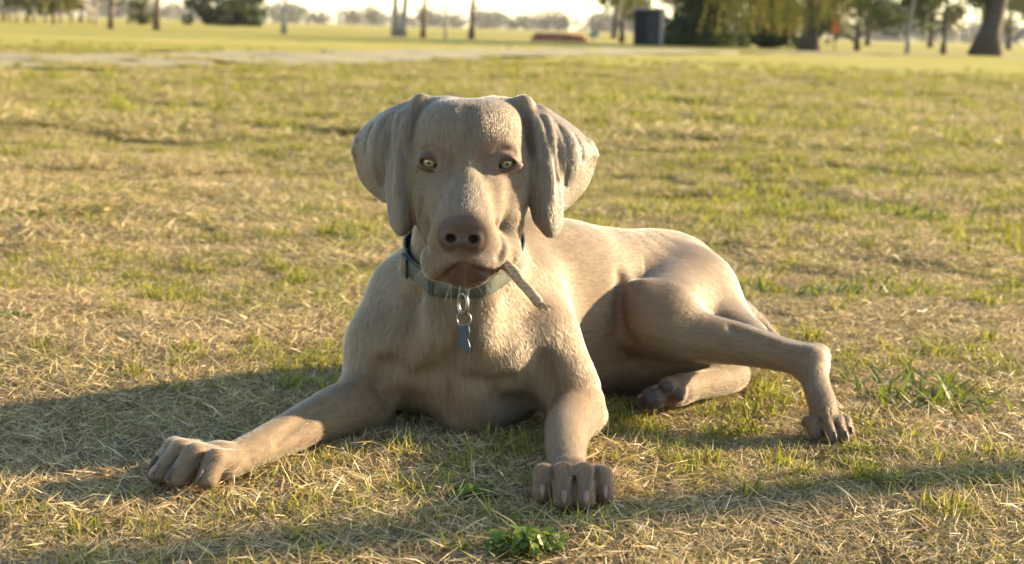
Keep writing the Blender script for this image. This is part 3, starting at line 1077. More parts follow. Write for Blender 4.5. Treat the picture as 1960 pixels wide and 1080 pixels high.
collar_root = empty('dog_collar', Vector(RC))
tag(collar_root, 'grey green webbing collar with a metal tag round the dog\'s neck', 'collar')
m_web, nt, ns, lk, b = new_mat('collar_webbing')
tc = ns.new('ShaderNodeTexCoord')
nz = ns.new('ShaderNodeTexNoise'); nz.inputs['Scale'].default_value = 45; nz.inputs['Detail'].default_value = 6
lk.new(tc.outputs['Object'], nz.inputs['Vector'])
r_ = ramp(ns, [(0.32, (0.045, 0.050, 0.038)), (0.52, (0.090, 0.096, 0.070)), (0.70, (0.155, 0.160, 0.118))])
lk.new(nz.outputs['Fac'], r_.inputs[0]); lk.new(r_.outputs[0], b.inputs['Base Color'])
wv = ns.new('ShaderNodeTexWave'); wv.inputs['Scale'].default_value = 260; wv.inputs['Distortion'].default_value = 1.5
lk.new(tc.outputs['Object'], wv.inputs['Vector'])
bp = ns.new('ShaderNodeBump'); bp.inputs['Strength'].default_value = 0.5; bp.inputs['Distance'].default_value = 0.0006
lk.new(wv.outputs['Fac'], bp.inputs['Height']); lk.new(bp.outputs[0], b.inputs['Normal'])
b.inputs['Roughness'].default_value = 0.55
m_steel = noise_mat('ring_steel', [(0.3, (0.22, 0.21, 0.20)), (0.7, (0.36, 0.34, 0.32))], 90, 3, 0.32, metal=1.0)
m_plastic = noise_mat('buckle_plastic', [(0.3, (0.030, 0.040, 0.044)), (0.7, (0.055, 0.068, 0.072))], 40, 3, 0.3, spec=0.5)


def strap(name, i0, i1, width, lift, thick, m, parent):
    """band along the neck between two ring steps"""
    offs = [-width / 2, -width * 0.42, 0, width * 0.42, width / 2]
    rad = {o: ring_radius(o) for o in (-width / 2, 0.0, width / 2)}
    steps = [i % NT for i in range(i0, i1 + 1)]
    full = (i1 - i0) >= NT
    prof = [(-width / 2, 0), (-width / 2, thick * 0.8), (-width * 0.40, thick), (width * 0.40, thick), (width / 2, thick * 0.8), (width / 2, 0)]
    V, Q = [], []
    for i in steps:
        w = 2 * math.pi * i / NT
        d = math.cos(w) * ax_e1 + math.sin(w) * ax_e2
        for o, t in prof:
            u = o / width + 0.5
            rr_ = rad[-width / 2][i] * (1 - u) + rad[width / 2][i] * u
            V.append(RC + o * PN + d * (rr_ + lift + t))
    n = len(prof)
    for k in range(len(steps) - 1):
        for j in range(n):
            Q.append((k * n + j, (k + 1) * n + j, (k + 1) * n + (j + 1) % n, k * n + (j + 1) % n))
    T = []
    if not full:
        for base, rev in ((0, False), ((len(steps) - 1) * n, True)):
            for j in range(1, n - 1):
                T.append((base, base + j, base + j + 1) if not rev else (base, base + j + 1, base + j))
    mb = MB().add(V, Q, T)
    o = mb.build(name, m, parent, smooth=False)
    return o


CW = 0.027
strap('band', 0, NT, CW, 0.0015, 0.0030, m_web, collar_root)
# overlapping free end and a plastic slide buckle on the picture-left side
k0 = int(round(NT * (math.atan2(0.55, -0.85) % (2 * math.pi)) / (2 * math.pi)))
strap('strap_end', k0 - 9, k0 + 4, CW * 0.94, 0.0050, 0.0028, m_web, collar_root)
bk = strap('buckle', k0 + 1, k0 + 3, CW * 1.22, 0.0082, 0.0035, m_plastic, collar_root)
strap('keeper', k0 - 6, k0 - 5, CW * 1.10, 0.0082, 0.0015, m_plastic, collar_root)


def torus(c, e1, e2, R, r, n=36, m_=8, sx=1.0):
    V, Q = [], []
    nn = np.cross(e1, e2)
    for i in range(n):
        w = 2 * math.pi * i / n
        d = math.cos(w) * e1 * sx + math.sin(w) * e2
        dn = d / np.linalg.norm(d)
        for j in range(m_):
            v = 2 * math.pi * j / m_
            V.append(c + R * d + r * (math.cos(v) * dn + math.sin(v) * nn))
    for i in range(n):
        for j in range(m_):
            Q.append((i * m_ + j, ((i + 1) % n) * m_ + j, ((i + 1) % n) * m_ + (j + 1) % m_, i * m_ + (j + 1) % m_))
    return V, Q


# front of the chest under the collar gives the depth of the dangling parts
def chest_Y(px, py):
    for Y in np.arange(1.95, 2.35, 0.002):
        if sdf_at(at(px, py, Y))[0] < 0.004:
            return Y
    return 2.12


YT = min(chest_Y(888, 600), chest_Y(890, 640), chest_Y(889, 575)) - 0.006
s_ = YT / FPX
ex_, ez_ = np.array((1.0, 0, 0)), np.array((0, 0, 1.0))
c = at(886, 582, YT)
e1r = np.array((0.62, -0.75, 0.0)); e1r /= np.linalg.norm(e1r)
MB().add(*torus(c, e1r, ez_, 20 * s_, 3.4 * s_, sx=0.72)).build('collar_ring', m_steel, collar_root, smooth=True)
c = at(888, 612, YT - 0.004)
MB().add(*torus(c, np.array((0.98, -0.2, 0)), ez_, 14.5 * s_, 1.3 * s_)).build('split_ring', m_steel, collar_root, smooth=True)
c = at(888, 610, YT - 0.0055)
MB().add(*torus(c, np.array((0.98, -0.2, 0)), ez_, 14.0 * s_, 1.1 * s_)).build('split_ring', m_steel, collar_root, smooth=True)
# blue enamel tag, bone shaped, turned a little
m_tag = noise_mat('tag_enamel', [(0.35, (0.012, 0.026, 0.055)), (0.7, (0.022, 0.042, 0.085))], 220, 3, 0.30, spec=0.6)
tl = [(-10, 0), (-6, -4), (0, -2), (6, -4), (12, 0), (14, 10), (13, 20), (10, 25), (13, 30), (16, 40), (15, 50), (9, 54), (4, 49), (3, 40), (-1, 39), (-2, 44), (-6, 46), (-10, 41), (-10, 30), (-9, 20), (-11, 10)]
tg = np.array((0.90, -0.44, 0.0)); tgn = np.array((-0.44, -0.90, 0.0))
org = at(887, 624, YT - 0.004)
V = []
for sgn, ins in ((1, 1.0), (1, 0.90), (-1, 0.90), (-1, 1.0)):
    for (x, y) in tl:
        cx_, cy_ = 2.0, 24.0
        xx, yy = (x - cx_) * ins + cx_, (y - cy_) * (0.97 if ins < 1 else 1) + cy_
        V.append(org + s_ * (xx * tg - yy * ez_) + tgn * sgn * (0.0012 if ins < 1 else 0.0006))
n = len(tl)
V = V[n:2 * n] + V[:n] + V[3 * n:] + V[2 * n:3 * n]
Q = [(a * n + i, a * n + (i + 1) % n, (a + 1) * n + (i + 1) % n, (a + 1) * n + i) for a in range(3) for i in range(n)]
me = bpy.data.meshes.new('tag')
me.from_pydata([tuple(v) for v in V], [], Q + [tuple(range(n))[::-1], tuple(range(3 * n, 4 * n))])
link('tag', me, m_tag, collar_root)['label'] = 'small dark blue metal identity tag'
mb = MB().add(*torus(at(889, 625, YT - 0.0052), tg, ez_, 4 * s_, 1.2 * s_, 20, 6))
mb.build('tag_eyelet', m_steel, collar_root, smooth=True)

# ---- the stick between the teeth
m, nt, ns, lk, b = new_mat('stick_bark')
tc = ns.new('ShaderNodeTexCoord')
mp = ns.new('ShaderNodeMapping')
mp.inputs['Rotation'].default_value = (0, math.radians(52), 0)
mp.inputs['Scale'].default_value = (40, 160, 160)
lk.new(tc.outputs['Object'], mp.inputs[0])
nz = ns.new('ShaderNodeTexNoise'); nz.inputs['Scale'].default_value = 1.6; nz.inputs['Detail'].default_value = 6
lk.new(mp.outputs[0], nz.inputs['Vector'])
r_ = ramp(ns, [(0.30, (0.15, 0.085, 0.042)), (0.50, (0.30, 0.195, 0.105)), (0.72, (0.43, 0.31, 0.18))])
lk.new(nz.outputs['Fac'], r_.inputs[0]); lk.new(r_.outputs[0], b.inputs['Base Color'])
bp = ns.new('ShaderNodeBump'); bp.inputs['Strength'].default_value = 0.6; bp.inputs['Distance'].default_value = 0.0012
lk.new(nz.outputs['Fac'], bp.inputs['Height']); lk.new(bp.outputs[0], b.inputs['Normal'])
b.inputs['Roughness'].default_value = 0.75
sp = [(918, 486, 2.045), (945, 497, 2.030), (968, 508, 2.018), (986, 524, 2.010), (1004, 546, 2.003), (1020, 565, 1.997), (1033, 582, 1.992), (1037, 586, 1.990)]
sr = [11, 11.5, 11.5, 12, 10.5, 10, 9, 7]
pts = catmull([at(*p) for p in sp], 3)
rad = catmull([[pxr(r, 2.0)] for r in sr], 3)[:, 0]
V, Q, T = tube_vf(list(pts), list(rad), 14)
V = np.array(V)
V[:-2] += (RNG.normal(0, 1, (len(V) - 2, 3)) * 0.00045)
stick_base = at(*sp[3])
stick_root = empty('stick', Vector(stick_base))
tag(stick_root, 'short broken brown stick sticking out of the dog\'s mouth', 'stick')
MB().add(V, Q, T).build('branch', m, stick_root, smooth=True)
# splintered end
mb = MB()
e = at(1036, 585, 1.990)
for k in range(7):
    d = (at(1050, 596, 1.985) - e) * (0.35 + 0.75 * RNG.random()) + RNG.normal(0, 1, 3) * 0.0012
    st = e + RNG.normal(0, 1, 3) * 0.0025
    mb.tube([st - d * 0.3, st + d * 0.4, st + d], [0.0017, 0.0014, 0.0003], 5)
mb.tube([e, at(1044, 586, 1.987), at(1051, 597, 1.985)], [0.0034, 0.0028, 0.0009], 7)
mb.build('splinters', m, stick_root)

# ---- whiskers
wp, wr = [], []
spots = [(955, 497, 2.020, 1), (962, 500, 2.025, 1), (948, 502, 2.014, 1), (940, 506, 2.008, 1), (840, 500, 2.000, -1), (832, 505, 2.004, -1), (826, 498, 2.008, -1)]
W = []
for px, py, Y, sx in spots:
    for _ in range(1):
        W.append((at(px, py, Y), np.array((sx * 0.5 - 0.15, -0.5, -0.45)) + RNG.normal(0, 0.22, 3), 0.022 + 0.012 * RNG.random()))
for k in range(9):
    W.append((at(860 + 75 * RNG.random(), 540, 2.004), np.array((RNG.normal(0, 0.4), -0.5, -0.9)), 0.010 + 0.016 * RNG.random()))
for k in range(4):
    W.append((at(905 + 10 * k, 538, 2.0), np.array((0.7, -0.3, -0.8)) + RNG.normal(0, 0.2, 3), 0.03 + 0.01 * RNG.random()))
pts = []
for p, d, L in W:
    d = d / np.linalg.norm(d)
    for t in (0, 0.33, 0.66, 1.0):
        pts.append(p + d * L * t + np.array((0, 0.1, -0.5)) * L * t * t * 0.45)
cu = bpy.data.hair_curves.new('whiskers')
cu.add_curves([4] * len(W))
cu.position_data.foreach_set('vector', np.array(pts, np.float32).ravel())
ra = cu.attributes.get('radius') or cu.attributes.new('radius', 'FLOAT', 'POINT')
ra.data.foreach_set('value', np.tile(np.array((0.00014, 0.00013, 0.0001, 0.00003), np.float32), len(W)))
m_whisk = noise_mat('whisker_hair', [(0.3, (0.45, 0.37, 0.27)), (0.7, (0.62, 0.52, 0.40))], 50, 2, 0.4)
wh = bpy.data.objects.new('whiskers', cu)
cu.materials.append(m_whisk)
COL.objects.link(wh)
wh.parent = dog
wh['kind'] = 'stuff'
# ================================================================== ground and grass
# ground sheet: fine near the camera, coarse out to the horizon
def axis(parts):
    out = []
    for a, b, n in parts:
        out += list(np.linspace(a, b, n, endpoint=False))
    return np.array(out + [parts[-1][1]])


gx = axis([(-1500, -200, 6), (-200, -40, 8), (-40, -10, 12), (-10, -3, 14), (-3, 3, 150), (3, 10, 14), (10, 40, 12), (40, 200, 8), (200, 1500, 6)])
gy = axis([(-60, -3, 6), (-3, 0.8, 12), (0.8, 4.0, 110), (4.0, 12, 60), (12, 40, 30), (40, 200, 20), (200, 2600, 12)])
GX, GY = np.meshgrid(gx, gy, indexing='ij')
GZ = np.where(GY < 60, ground_z(GX, GY), -0.006)
nx_, ny_ = GX.shape
ii = np.arange(nx_ * ny_).reshape(nx_, ny_)
GQ = np.stack([ii[:-1, :-1], ii[1:, :-1], ii[1:, 1:], ii[:-1, 1:]], -1).reshape(-1, 4)
m, nt, ns, lk, b = new_mat('lawn_ground')


def nd(ns, lk, typ, **kw):
    n = ns.new(typ)
    for k, v in kw.items():
        setattr(n, k, v)
    return n


def math_(op, a, b_=None, clamp=False):
    n = ns.new('ShaderNodeMath'); n.operation = op; n.use_clamp = clamp
    for i, x in enumerate((a, b_)):
        if x is None:
            continue
        if isinstance(x, (int, float)):
            n.inputs[i].default_value = x
        else:
            lk.new(x, n.inputs[i])
    return n.outputs[0]


def tex_noise(vec, scale, detail=4, rough=0.55):
    n = ns.new('ShaderNodeTexNoise')
    n.inputs['Scale'].default_value = scale
    n.inputs['Detail'].default_value = detail
    n.inputs['Roughness'].default_value = rough
    lk.new(vec, n.inputs['Vector'])
    return n.outputs['Fac']


def mixc(f, a, c):
    n = ns.new('ShaderNodeMix'); n.data_type = 'RGBA'
    if isinstance(f, (int, float)):
        n.inputs['Factor'].default_value = f
    else:
        lk.new(f, n.inputs['Factor'])
    for sock, v in ((n.inputs['A'], a), (n.inputs['B'], c)):
        if isinstance(v, tuple):
            sock.default_value = (*v, 1)
        else:
            lk.new(v, sock)
    return n.outputs['Result']


def green_field(pos):
    """share of living grass at a place: patches, more of it away from the trodden foreground"""
    sp = ns.new('ShaderNodeSeparateXYZ'); lk.new(pos, sp.inputs[0])
    big = tex_noise(pos, 0.55, 3)
    mid = tex_noise(pos, 2.6, 3)
    mr = ns.new('ShaderNodeMapRange')
    mr.inputs['From Min'].default_value, mr.inputs['From Max'].default_value = 2.6, 8.0
    mr.inputs['To Min'].default_value, mr.inputs['To Max'].default_value = 0.0, 0.46
    lk.new(sp.outputs['Y'], mr.inputs['Value'])
    v = math_('ADD', math_('MULTIPLY', math_('SUBTRACT', big, 0.5), 1.6), math_('MULTIPLY', math_('SUBTRACT', mid, 0.5), 1.2))
    return math_('ADD', math_('ADD', v, 0.13), mr.outputs[0], True), sp


geo = ns.new('ShaderNodeNewGeometry')
pos = geo.outputs['Position']
gf, sp = green_field(pos)
fine = tex_noise(pos, 60, 6, 0.7)
r_dry = ramp(ns, [(0.30, (0.085, 0.062, 0.034)), (0.55, (0.20, 0.150, 0.078)), (0.75, (0.33, 0.25, 0.13))])
lk.new(fine, r_dry.inputs[0])
r_grn = ramp(ns, [(0.30, (0.060, 0.072, 0.014)), (0.55, (0.135, 0.150, 0.026)), (0.75, (0.22, 0.225, 0.045))])
lk.new(fine, r_grn.inputs[0])
near_col = mixc(gf, r_dry.outputs[0], r_grn.outputs[0])
# far field: living grass with straw tints in long streaks
mpf = ns.new('ShaderNodeMapping'); mpf.inputs['Scale'].default_value = (0.05, 0.16, 1)
lk.new(pos, mpf.inputs[0])
fn = tex_noise(mpf.outputs[0], 1.0, 6, 0.6)
r_far = ramp(ns, [(0.30, (0.225, 0.198, 0.040)), (0.50, (0.30, 0.255, 0.052)), (0.70, (0.37, 0.280, 0.095))])  # brightened to stand in for sun grazing the blade tips
lk.new(fn, r_far.inputs[0])
mrf = ns.new('ShaderNodeMapRange')
mrf.inputs['From Min'].default_value, mrf.inputs['From Max'].default_value = 9.0, 24.0
lk.new(sp.outputs['Y'], mrf.inputs['Value'])
lawn = mixc(mrf.outputs[0], near_col, r_far.outputs[0])
lk.new(lawn, b.inputs['Base Color'])
b.inputs['Roughness'].default_value = 0.95
b.inputs['Specular IOR Level'].default_value = 0.1
bp = ns.new('ShaderNodeBump'); bp.inputs['Strength'].default_value = 1.0; bp.inputs['Distance'].default_value = 0.02
lk.new(fine, bp.inputs['Height']); lk.new(bp.outputs[0], b.inputs['Normal'])
ground = link('lawn', mesh_np('lawn', np.stack([GX, GY, GZ], -1).reshape(-1, 3), GQ), m)
tag(ground, kind='structure')

# gravel track, patchy, running from the left middle distance away to the right
track = [(-60, 99), (0, 119), (250, 116), (500, 111), (760, 106), (1000, 101), (1250, 98), (1500, 101), (1750, 104), (1960, 108), (2150, 111)]
tv = []
for i, (px, py) in enumerate(track):
    hw = 3.2 if 150 < px < 1000 else 2.0
    hor = 55 + 0.0297 * (px - 980)
    g = ground_at(px, max(py, hor + 16))
    tv.append(g)
tv = catmull(tv, 8)
tl_, Vt, Qt = 9, [], []
for i, p in enumerate(tv):
    t = tv[min(i + 1, len(tv) - 1)] - tv[max(i - 1, 0)]
    t[2] = 0; t /= np.linalg.norm(t)
    nrm = np.array((-t[1], t[0], 0))
    w = 1.9 + 0.4 * math.sin(i * 1.7)
    for j in range(tl_):
        q = p + nrm * w * (2 * j / (tl_ - 1) - 1)
        q[2] = float(ground_z(q[0], q[1])) + 0.024 if q[1] < 60 else 0.010
        Vt.append(q)
for i in range(len(tv) - 1):
    for j in range(tl_ - 1):
        Qt.append((i * tl_ + j, (i + 1) * tl_ + j, (i + 1) * tl_ + j + 1, i * tl_ + j + 1))
m, nt, ns, lk, b = new_mat('track_gravel')
geo = ns.new('ShaderNodeNewGeometry'); pos = geo.outputs['Position']
f1 = tex_noise(pos, 0.9, 4); f2 = tex_noise(pos, 25, 4, 0.7)
r1 = ramp(ns, [(0.3, (0.088, 0.068, 0.045)), (0.7, (0.135, 0.106, 0.072))]); lk.new(f2, r1.inputs[0])
r2 = ramp(ns, [(0.3, (0.20, 0.160, 0.055)), (0.7, (0.28, 0.215, 0.085))]); lk.new(f2, r2.inputs[0])
st = ramp(ns, [(0.34, (0, 0, 0)), (0.50, (1, 1, 1))]); lk.new(f1, st.inputs[0])
lk.new(mixc(st.outputs[0], r1.outputs[0], r2.outputs[0]), b.inputs['Base Color'])
b.inputs['Roughness'].default_value = 0.95
tag(link('gravel_track', mesh_np('gravel_track', Vt, np.array(Qt)), m), kind='structure')


# ---- blades
def blades(n, R, len_rng, wid_rng, lie, seed, zmax=0.012, clump=None, bend=0.35, broad=False):
    """n blades inside a disc; lie: (mean, sd) of the elevation angle in degrees"""
    rng = np.random.default_rng(seed)
    rr = R * np.sqrt(rng.random(n)); th = rng.random(n) * 2 * math.pi
    x, y = rr * np.cos(th), rr * np.sin(th)
    if clump:
        cx, cy = R * 0.8 * (rng.random(clump) * 2 - 1), R * 0.8 * (rng.random(clump) * 2 - 1)
        k = rng.integers(0, clump, n)
        x, y = cx[k] + rng.normal(0, R * 0.10, n), cy[k] + rng.normal(0, R * 0.10, n)
    az = rng.random(n) * 2 * math.pi
    el = np.radians(np.clip(rng.normal(lie[0], lie[1], n), -8, 88))
    L = len_rng[0] + (len_rng[1] - len_rng[0]) * rng.random(n) ** 1.6
    W = wid_rng[0] + (wid_rng[1] - wid_rng[0]) * rng.random(n)
    z = rng.random(n) * zmax
    d = np.stack([np.cos(az) * np.cos(el), np.sin(az) * np.cos(el), np.sin(el)], 1)
    up = np.array((0, 0, 1.0))
    side = np.cross(d, up); side /= np.linalg.norm(side, axis=1)[:, None] + 1e-9
    tw = rng.normal(0, 0.9, n)[:, None]
    nn = np.cross(side, d)
    side = side * np.cos(tw) + nn * np.sin(tw)
    P0 = np.stack([x, y, z], 1)
    curve = rng.normal(0, bend, n)[:, None]
    lat = np.cross(d, side)
    bendv = lat * curve - up * np.abs(rng.normal(0, bend, n))[:, None] * (np.sin(el)[:, None])
    P1 = P0 + d * (L * 0.5)[:, None]
    P2 = P0 + d * L[:, None] + bendv * (L * 0.55)[:, None]
    w0 = (0.5 * W)[:, None]
    w1 = w0 * (1.15 if broad else 0.9)
    V = np.stack([P0 - side * w0 * 0.8, P0 + side * w0 * 0.8, P1 - side * w1, P1 + side * w1, P2], 1)
    V[:, :, 2] = np.maximum(V[:, :, 2], -0.002)
    base = (np.arange(n) * 5)[:, None]
    Q = base + np.array([[0, 1, 3, 2]])
    T = base + np.array([[2, 3, 4]])
    rnd = np.repeat(rng.random(n), 5)
    me = mesh_np('blades', V.reshape(-1, 3), [Q, T], smooth=False)
    fattr(me, 'rnd', rnd)
    return me


def grass_mat(name, mode):
    global ns, lk
    m, nt, ns, lk, b = new_mat(name)
    geo = ns.new('ShaderNodeNewGeometry'); pos = geo.outputs['Position']
    at_ = ns.new('ShaderNodeAttribute'); at_.attribute_name = 'rnd'
    rnd = at_.outputs['Fac']
    dry = ramp(ns, [(0.0, (0.135, 0.092, 0.052)), (0.25, (0.29, 0.206, 0.098)), (0.55, (0.46, 0.345, 0.172)), (0.85, (0.60, 0.475, 0.258)), (1.0, (0.68, 0.575, 0.355))])
    grn = ramp(ns, [(0.0, (0.085, 0.105, 0.012)), (0.5, (0.205, 0.215, 0.024)), (0.85, (0.33, 0.31, 0.038)), (1.0, (0.44, 0.35, 0.06))])
    lk.new(rnd, dry.inputs[0]); lk.new(rnd, grn.inputs[0])
    if mode == 'dry':
        gf, _ = green_field(pos)
        # blade is green where its own lot falls under the local share
        h = math_('FRACT', math_('MULTIPLY', rnd, 37.7))
        isg = math_('LESS_THAN', h, math_('MULTIPLY', gf, 0.75))
        c = mixc(isg, dry.outputs[0], grn.outputs[0])
    else:
        c = grn.outputs[0]
    tint = tex_noise(pos, 3.5, 3)
    tr = ramp(ns, [(0.3, (0.80, 0.78, 0.76)), (0.7, (1.12, 1.08, 1.0))]); lk.new(tint, tr.inputs[0])
    mul = ns.new('ShaderNodeMix'); mul.data_type = 'RGBA'; mul.blend_type = 'MULTIPLY'
    mul.inputs['Factor'].default_value = 1.0
    lk.new(c, mul.inputs['A']); lk.new(tr.outputs[0], mul.inputs['B'])
    c = mul.outputs['Result']
    lk.new(c, b.inputs['Base Color'])
    b.inputs['Roughness'].default_value = 0.55
    b.inputs['Specular IOR Level'].default_value = 0.3
    tl = ns.new('ShaderNodeBsdfTranslucent'); lk.new(c, tl.inputs['Color'])
    mx = ns.new('ShaderNodeMixShader'); mx.inputs[0].default_value = 0.42 if mode != 'dry' else 0.30
    lk.new(b.outputs[0], mx.inputs[1]); lk.new(tl.outputs[0], mx.inputs[2])
    lk.new(mx.outputs[0], ns['Material Output'].inputs['Surface'])
    return m


m_dry = grass_mat('dry_grass_blade', 'dry')
m_green = grass_mat('green_grass_blade', 'green')

PROTO = bpy.data.collections.new('grass_prototypes')      # not linked: only instanced


def proto_set(name, meshes, m):
    c = bpy.data.collections.new(name)
    for me in meshes:
        me.materials.append(m)
        o = bpy.data.objects.new(name + '_blades', me)
        c.objects.link(o)
    return c


def scatter(name, coll, P, rotz, scale, label_kind='stuff'):
    """one object whose points carry instances of a blade patch"""
    me = bpy.data.meshes.new(name)
    me.vertices.add(len(P))
    me.vertices.foreach_set('co', np.asarray(P, np.float32).ravel())
    fattr(me, 'rz', rotz)
    fattr(me, 'sc', scale)
    me.update()
    o = bpy.data.objects.new(name, me)
    COL.objects.link(o)
    o['kind'] = label_kind
    ng = bpy.data.node_groups.new(name + '_nodes', 'GeometryNodeTree')
    ng.interface.new_socket('Geometry', in_out='INPUT', socket_type='NodeSocketGeometry')
    ng.interface.new_socket('Geometry', in_out='OUTPUT', socket_type='NodeSocketGeometry')
    N, L = ng.nodes, ng.links
    gi, go = N.new('NodeGroupInput'), N.new('NodeGroupOutput')
    ci = N.new('GeometryNodeCollectionInfo')
    ci.inputs['Collection'].default_value = coll
    ci.inputs['Separate Children'].default_value = True
    ci.inputs['Reset Children'].default_value = True
    ip = N.new('GeometryNodeInstanceOnPoints')
    ip.inputs['Pick Instance'].default_value = True
    a1 = N.new('GeometryNodeInputNamedAttribute'); a1.data_type = 'FLOAT'; a1.inputs['Name'].default_value = 'rz'
    a2 = N.new('GeometryNodeInputNamedAttribute'); a2.data_type = 'FLOAT'; a2.inputs['Name'].default_value = 'sc'
    cx = N.new('ShaderNodeCombineXYZ')
    er = N.new('FunctionNodeEulerToRotation')
    L.new(a1.outputs['Attribute'], cx.inputs['Z'])
    L.new(cx.outputs[0], er.inputs[0])
    L.new(gi.outputs[0], ip.inputs['Points'])
    L.new(ci.outputs[0], ip.inputs['Instance'])
    L.new(er.outputs[0], ip.inputs['Rotation'])
    L.new(a2.outputs['Attribute'], ip.inputs['Scale'])
    L.new(ip.outputs[0], go.inputs[0])
    md = o.modifiers.new('scatter', 'NODES')
    md.node_group = ng
    return o


def jitter_grid(y0, y1, step, margin=0.7, slope=0.55):
    P = []
    y = y0
    rng = np.random.default_rng(int(y0 * 100) + 5)
    while y < y1:
        hw = slope * y + margin
        xs = np.arange(-hw, hw, step)
        P.append(np.c_[xs + rng.uniform(-0.5, 0.5, len(xs)) * step, y + rng.uniform(-0.5, 0.5, len(xs)) * step])
        y += step
    return np.concatenate(P)


def off_track(P2):
    d = np.min([np.hypot(P2[:, 0] - q[0], P2[:, 1] - q[1]) for q in tv], axis=0)
    return P2[(d > 2.0) | (np.random.default_rng(3).random(len(P2)) < 0.12)]


def on_ground(P2, sink=0.0):
    return np.c_[P2, ground_z(P2[:, 0], P2[:, 1]) - sink]


def under_dog(P2, r=0.02):
    """places covered by the dog's body"""
    m_ = sdf_at(np.c_[P2, np.full(len(P2), 0.03)]) < r
    return m_


thatch = proto_set('thatch_patch', [blades(3400, 0.15, (0.010, 0.058), (0.0009, 0.0024), (6, 11), 100 + i, 0.010) for i in range(5)]
                   + [blades(900, 0.15, (0.012, 0.034), (0.0009, 0.0020), (38, 20), 200 + i, 0.004, clump=9) for i in range(2)], m_dry)
P = jitter_grid(1.15, 3.9, 0.088)
rng = np.random.default_rng(31)
scatter('dry_grass', thatch, on_ground(P), rng.random(len(P)) * 6.28, (0.55 + 0.45 * rng.random(len(P))) * (0.75 + 0.5 * vnoise(P[:, 0] * 3, P[:, 1] * 3, 77)))
P = jitter_grid(3.9, 8.0, 0.15, 0.8)
scatter('dry_grass', thatch, on_ground(P), rng.random(len(P)) * 6.28, (0.9 + 0.4 * rng.random(len(P))) * (0.75 + 0.5 * vnoise(P[:, 0] * 2, P[:, 1] * 2, 78)))
P = off_track(jitter_grid(8.0, 30.0, 0.42, 1.5))
P = P[rng.random(len(P)) < np.clip((30 - P[:, 1]) / 16, 0, 1)]
scatter('dry_grass', thatch, on_ground(P), rng.random(len(P)) * 6.28, 1.7 + 0.8 * rng.random(len(P)))

tufts = proto_set('green_tuft', [blades(70, 0.030, (0.018, 0.060), (0.0016, 0.0034), (55, 20), 300 + i, 0.002, bend=0.5) for i in range(6)], m_green)


def gdens(P2):
    x, y = P2[:, 0], P2[:, 1]
    v = 0.6 * vnoise(x * 0.9, y * 0.9, 41) + 0.5 * vnoise(x * 3.1, y * 3.1, 42) - 0.55
    return v + np.clip((y - 2.6) / 5.0, 0, 1) * 0.25


P = jitter_grid(1.2, 4.2, 0.034)
keep = (rng.random(len(P)) < np.clip(gdens(P) * 1.8 - 0.02, 0.015, 0.6)) & ~under_dog(P, 0.012)
P = P[keep]
scatter('green_grass', tufts, on_ground(P), rng.random(len(P)) * 6.28, 0.45 + 0.5 * rng.random(len(P)))
P = jitter_grid(4.2, 9.0, 0.075, 0.8)
P = P[rng.random(len(P)) < np.clip(gdens(P) * 2.0 + 0.02, 0.03, 0.75)]
scatter('green_grass', tufts, on_ground(P), rng.random(len(P)) * 6.28, 0.65 + 0.75 * rng.random(len(P)))
P = off_track(jitter_grid(9.0, 34.0, 0.24, 1.5))
P = P[rng.random(len(P)) < np.clip((34 - P[:, 1]) / 20, 0, 1)]
P = P[rng.random(len(P)) < np.clip(gdens(P) * 2.4 + 0.15, 0.05, 0.9)]
scatter('green_grass', tufts, on_ground(P), rng.random(len(P)) * 6.28, 1.3 + 1.3 * rng.random(len(P)))


# ---- single plants and scraps one can pick out
def leaf_blade(mb, p, d, L, W, droop, seg=5):
    """one tapering grass leaf with a keel"""
    d = d / np.linalg.norm(d)
    side = np.cross(d, (0, 0, 1.0)); side /= np.linalg.norm(side) + 1e-9
    V, Q = [], []
    for i in range(seg + 1):
        t = i / seg
        q = p + d * L * t - np.array((0, 0, 1.0)) * droop * L * t * t
        w = W * 0.5 * (math.sin(math.pi * min(0.98, 0.25 + 0.75 * t)) ** 0.8 + 0.02)
        V += [q - side * w, q - np.array((0, 0, w * 0.4)), q + side * w]
    for i in range(seg):
        for j in range(2):
            Q.append((i * 3 + j, i * 3 + j + 1, i * 3 + j + 4, i * 3 + j + 3))
    mb.add(V, Q)


m_tuft = noise_mat('tall_grass_leaf', [(0.3, (0.085, 0.120, 0.016)), (0.6, (0.175, 0.200, 0.026)), (0.8, (0.29, 0.27, 0.05))], 30, 3, 0.45)


def add_translucency(m, f):
    nt = m.node_tree
    b = nt.nodes['Principled BSDF']
    src = b.inputs['Base Color'].links[0].from_socket
    tl = nt.nodes.new('ShaderNodeBsdfTranslucent'); nt.links.new(src, tl.inputs['Color'])
    mx = nt.nodes.new('ShaderNodeMixShader'); mx.inputs[0].default_value = f
    nt.links.new(b.outputs[0], mx.inputs[1]); nt.links.new(tl.outputs[0], mx.inputs[2])
    nt.links.new(mx.outputs[0], nt.nodes['Material Output'].inputs['Surface'])


add_translucency(m_tuft, 0.4)


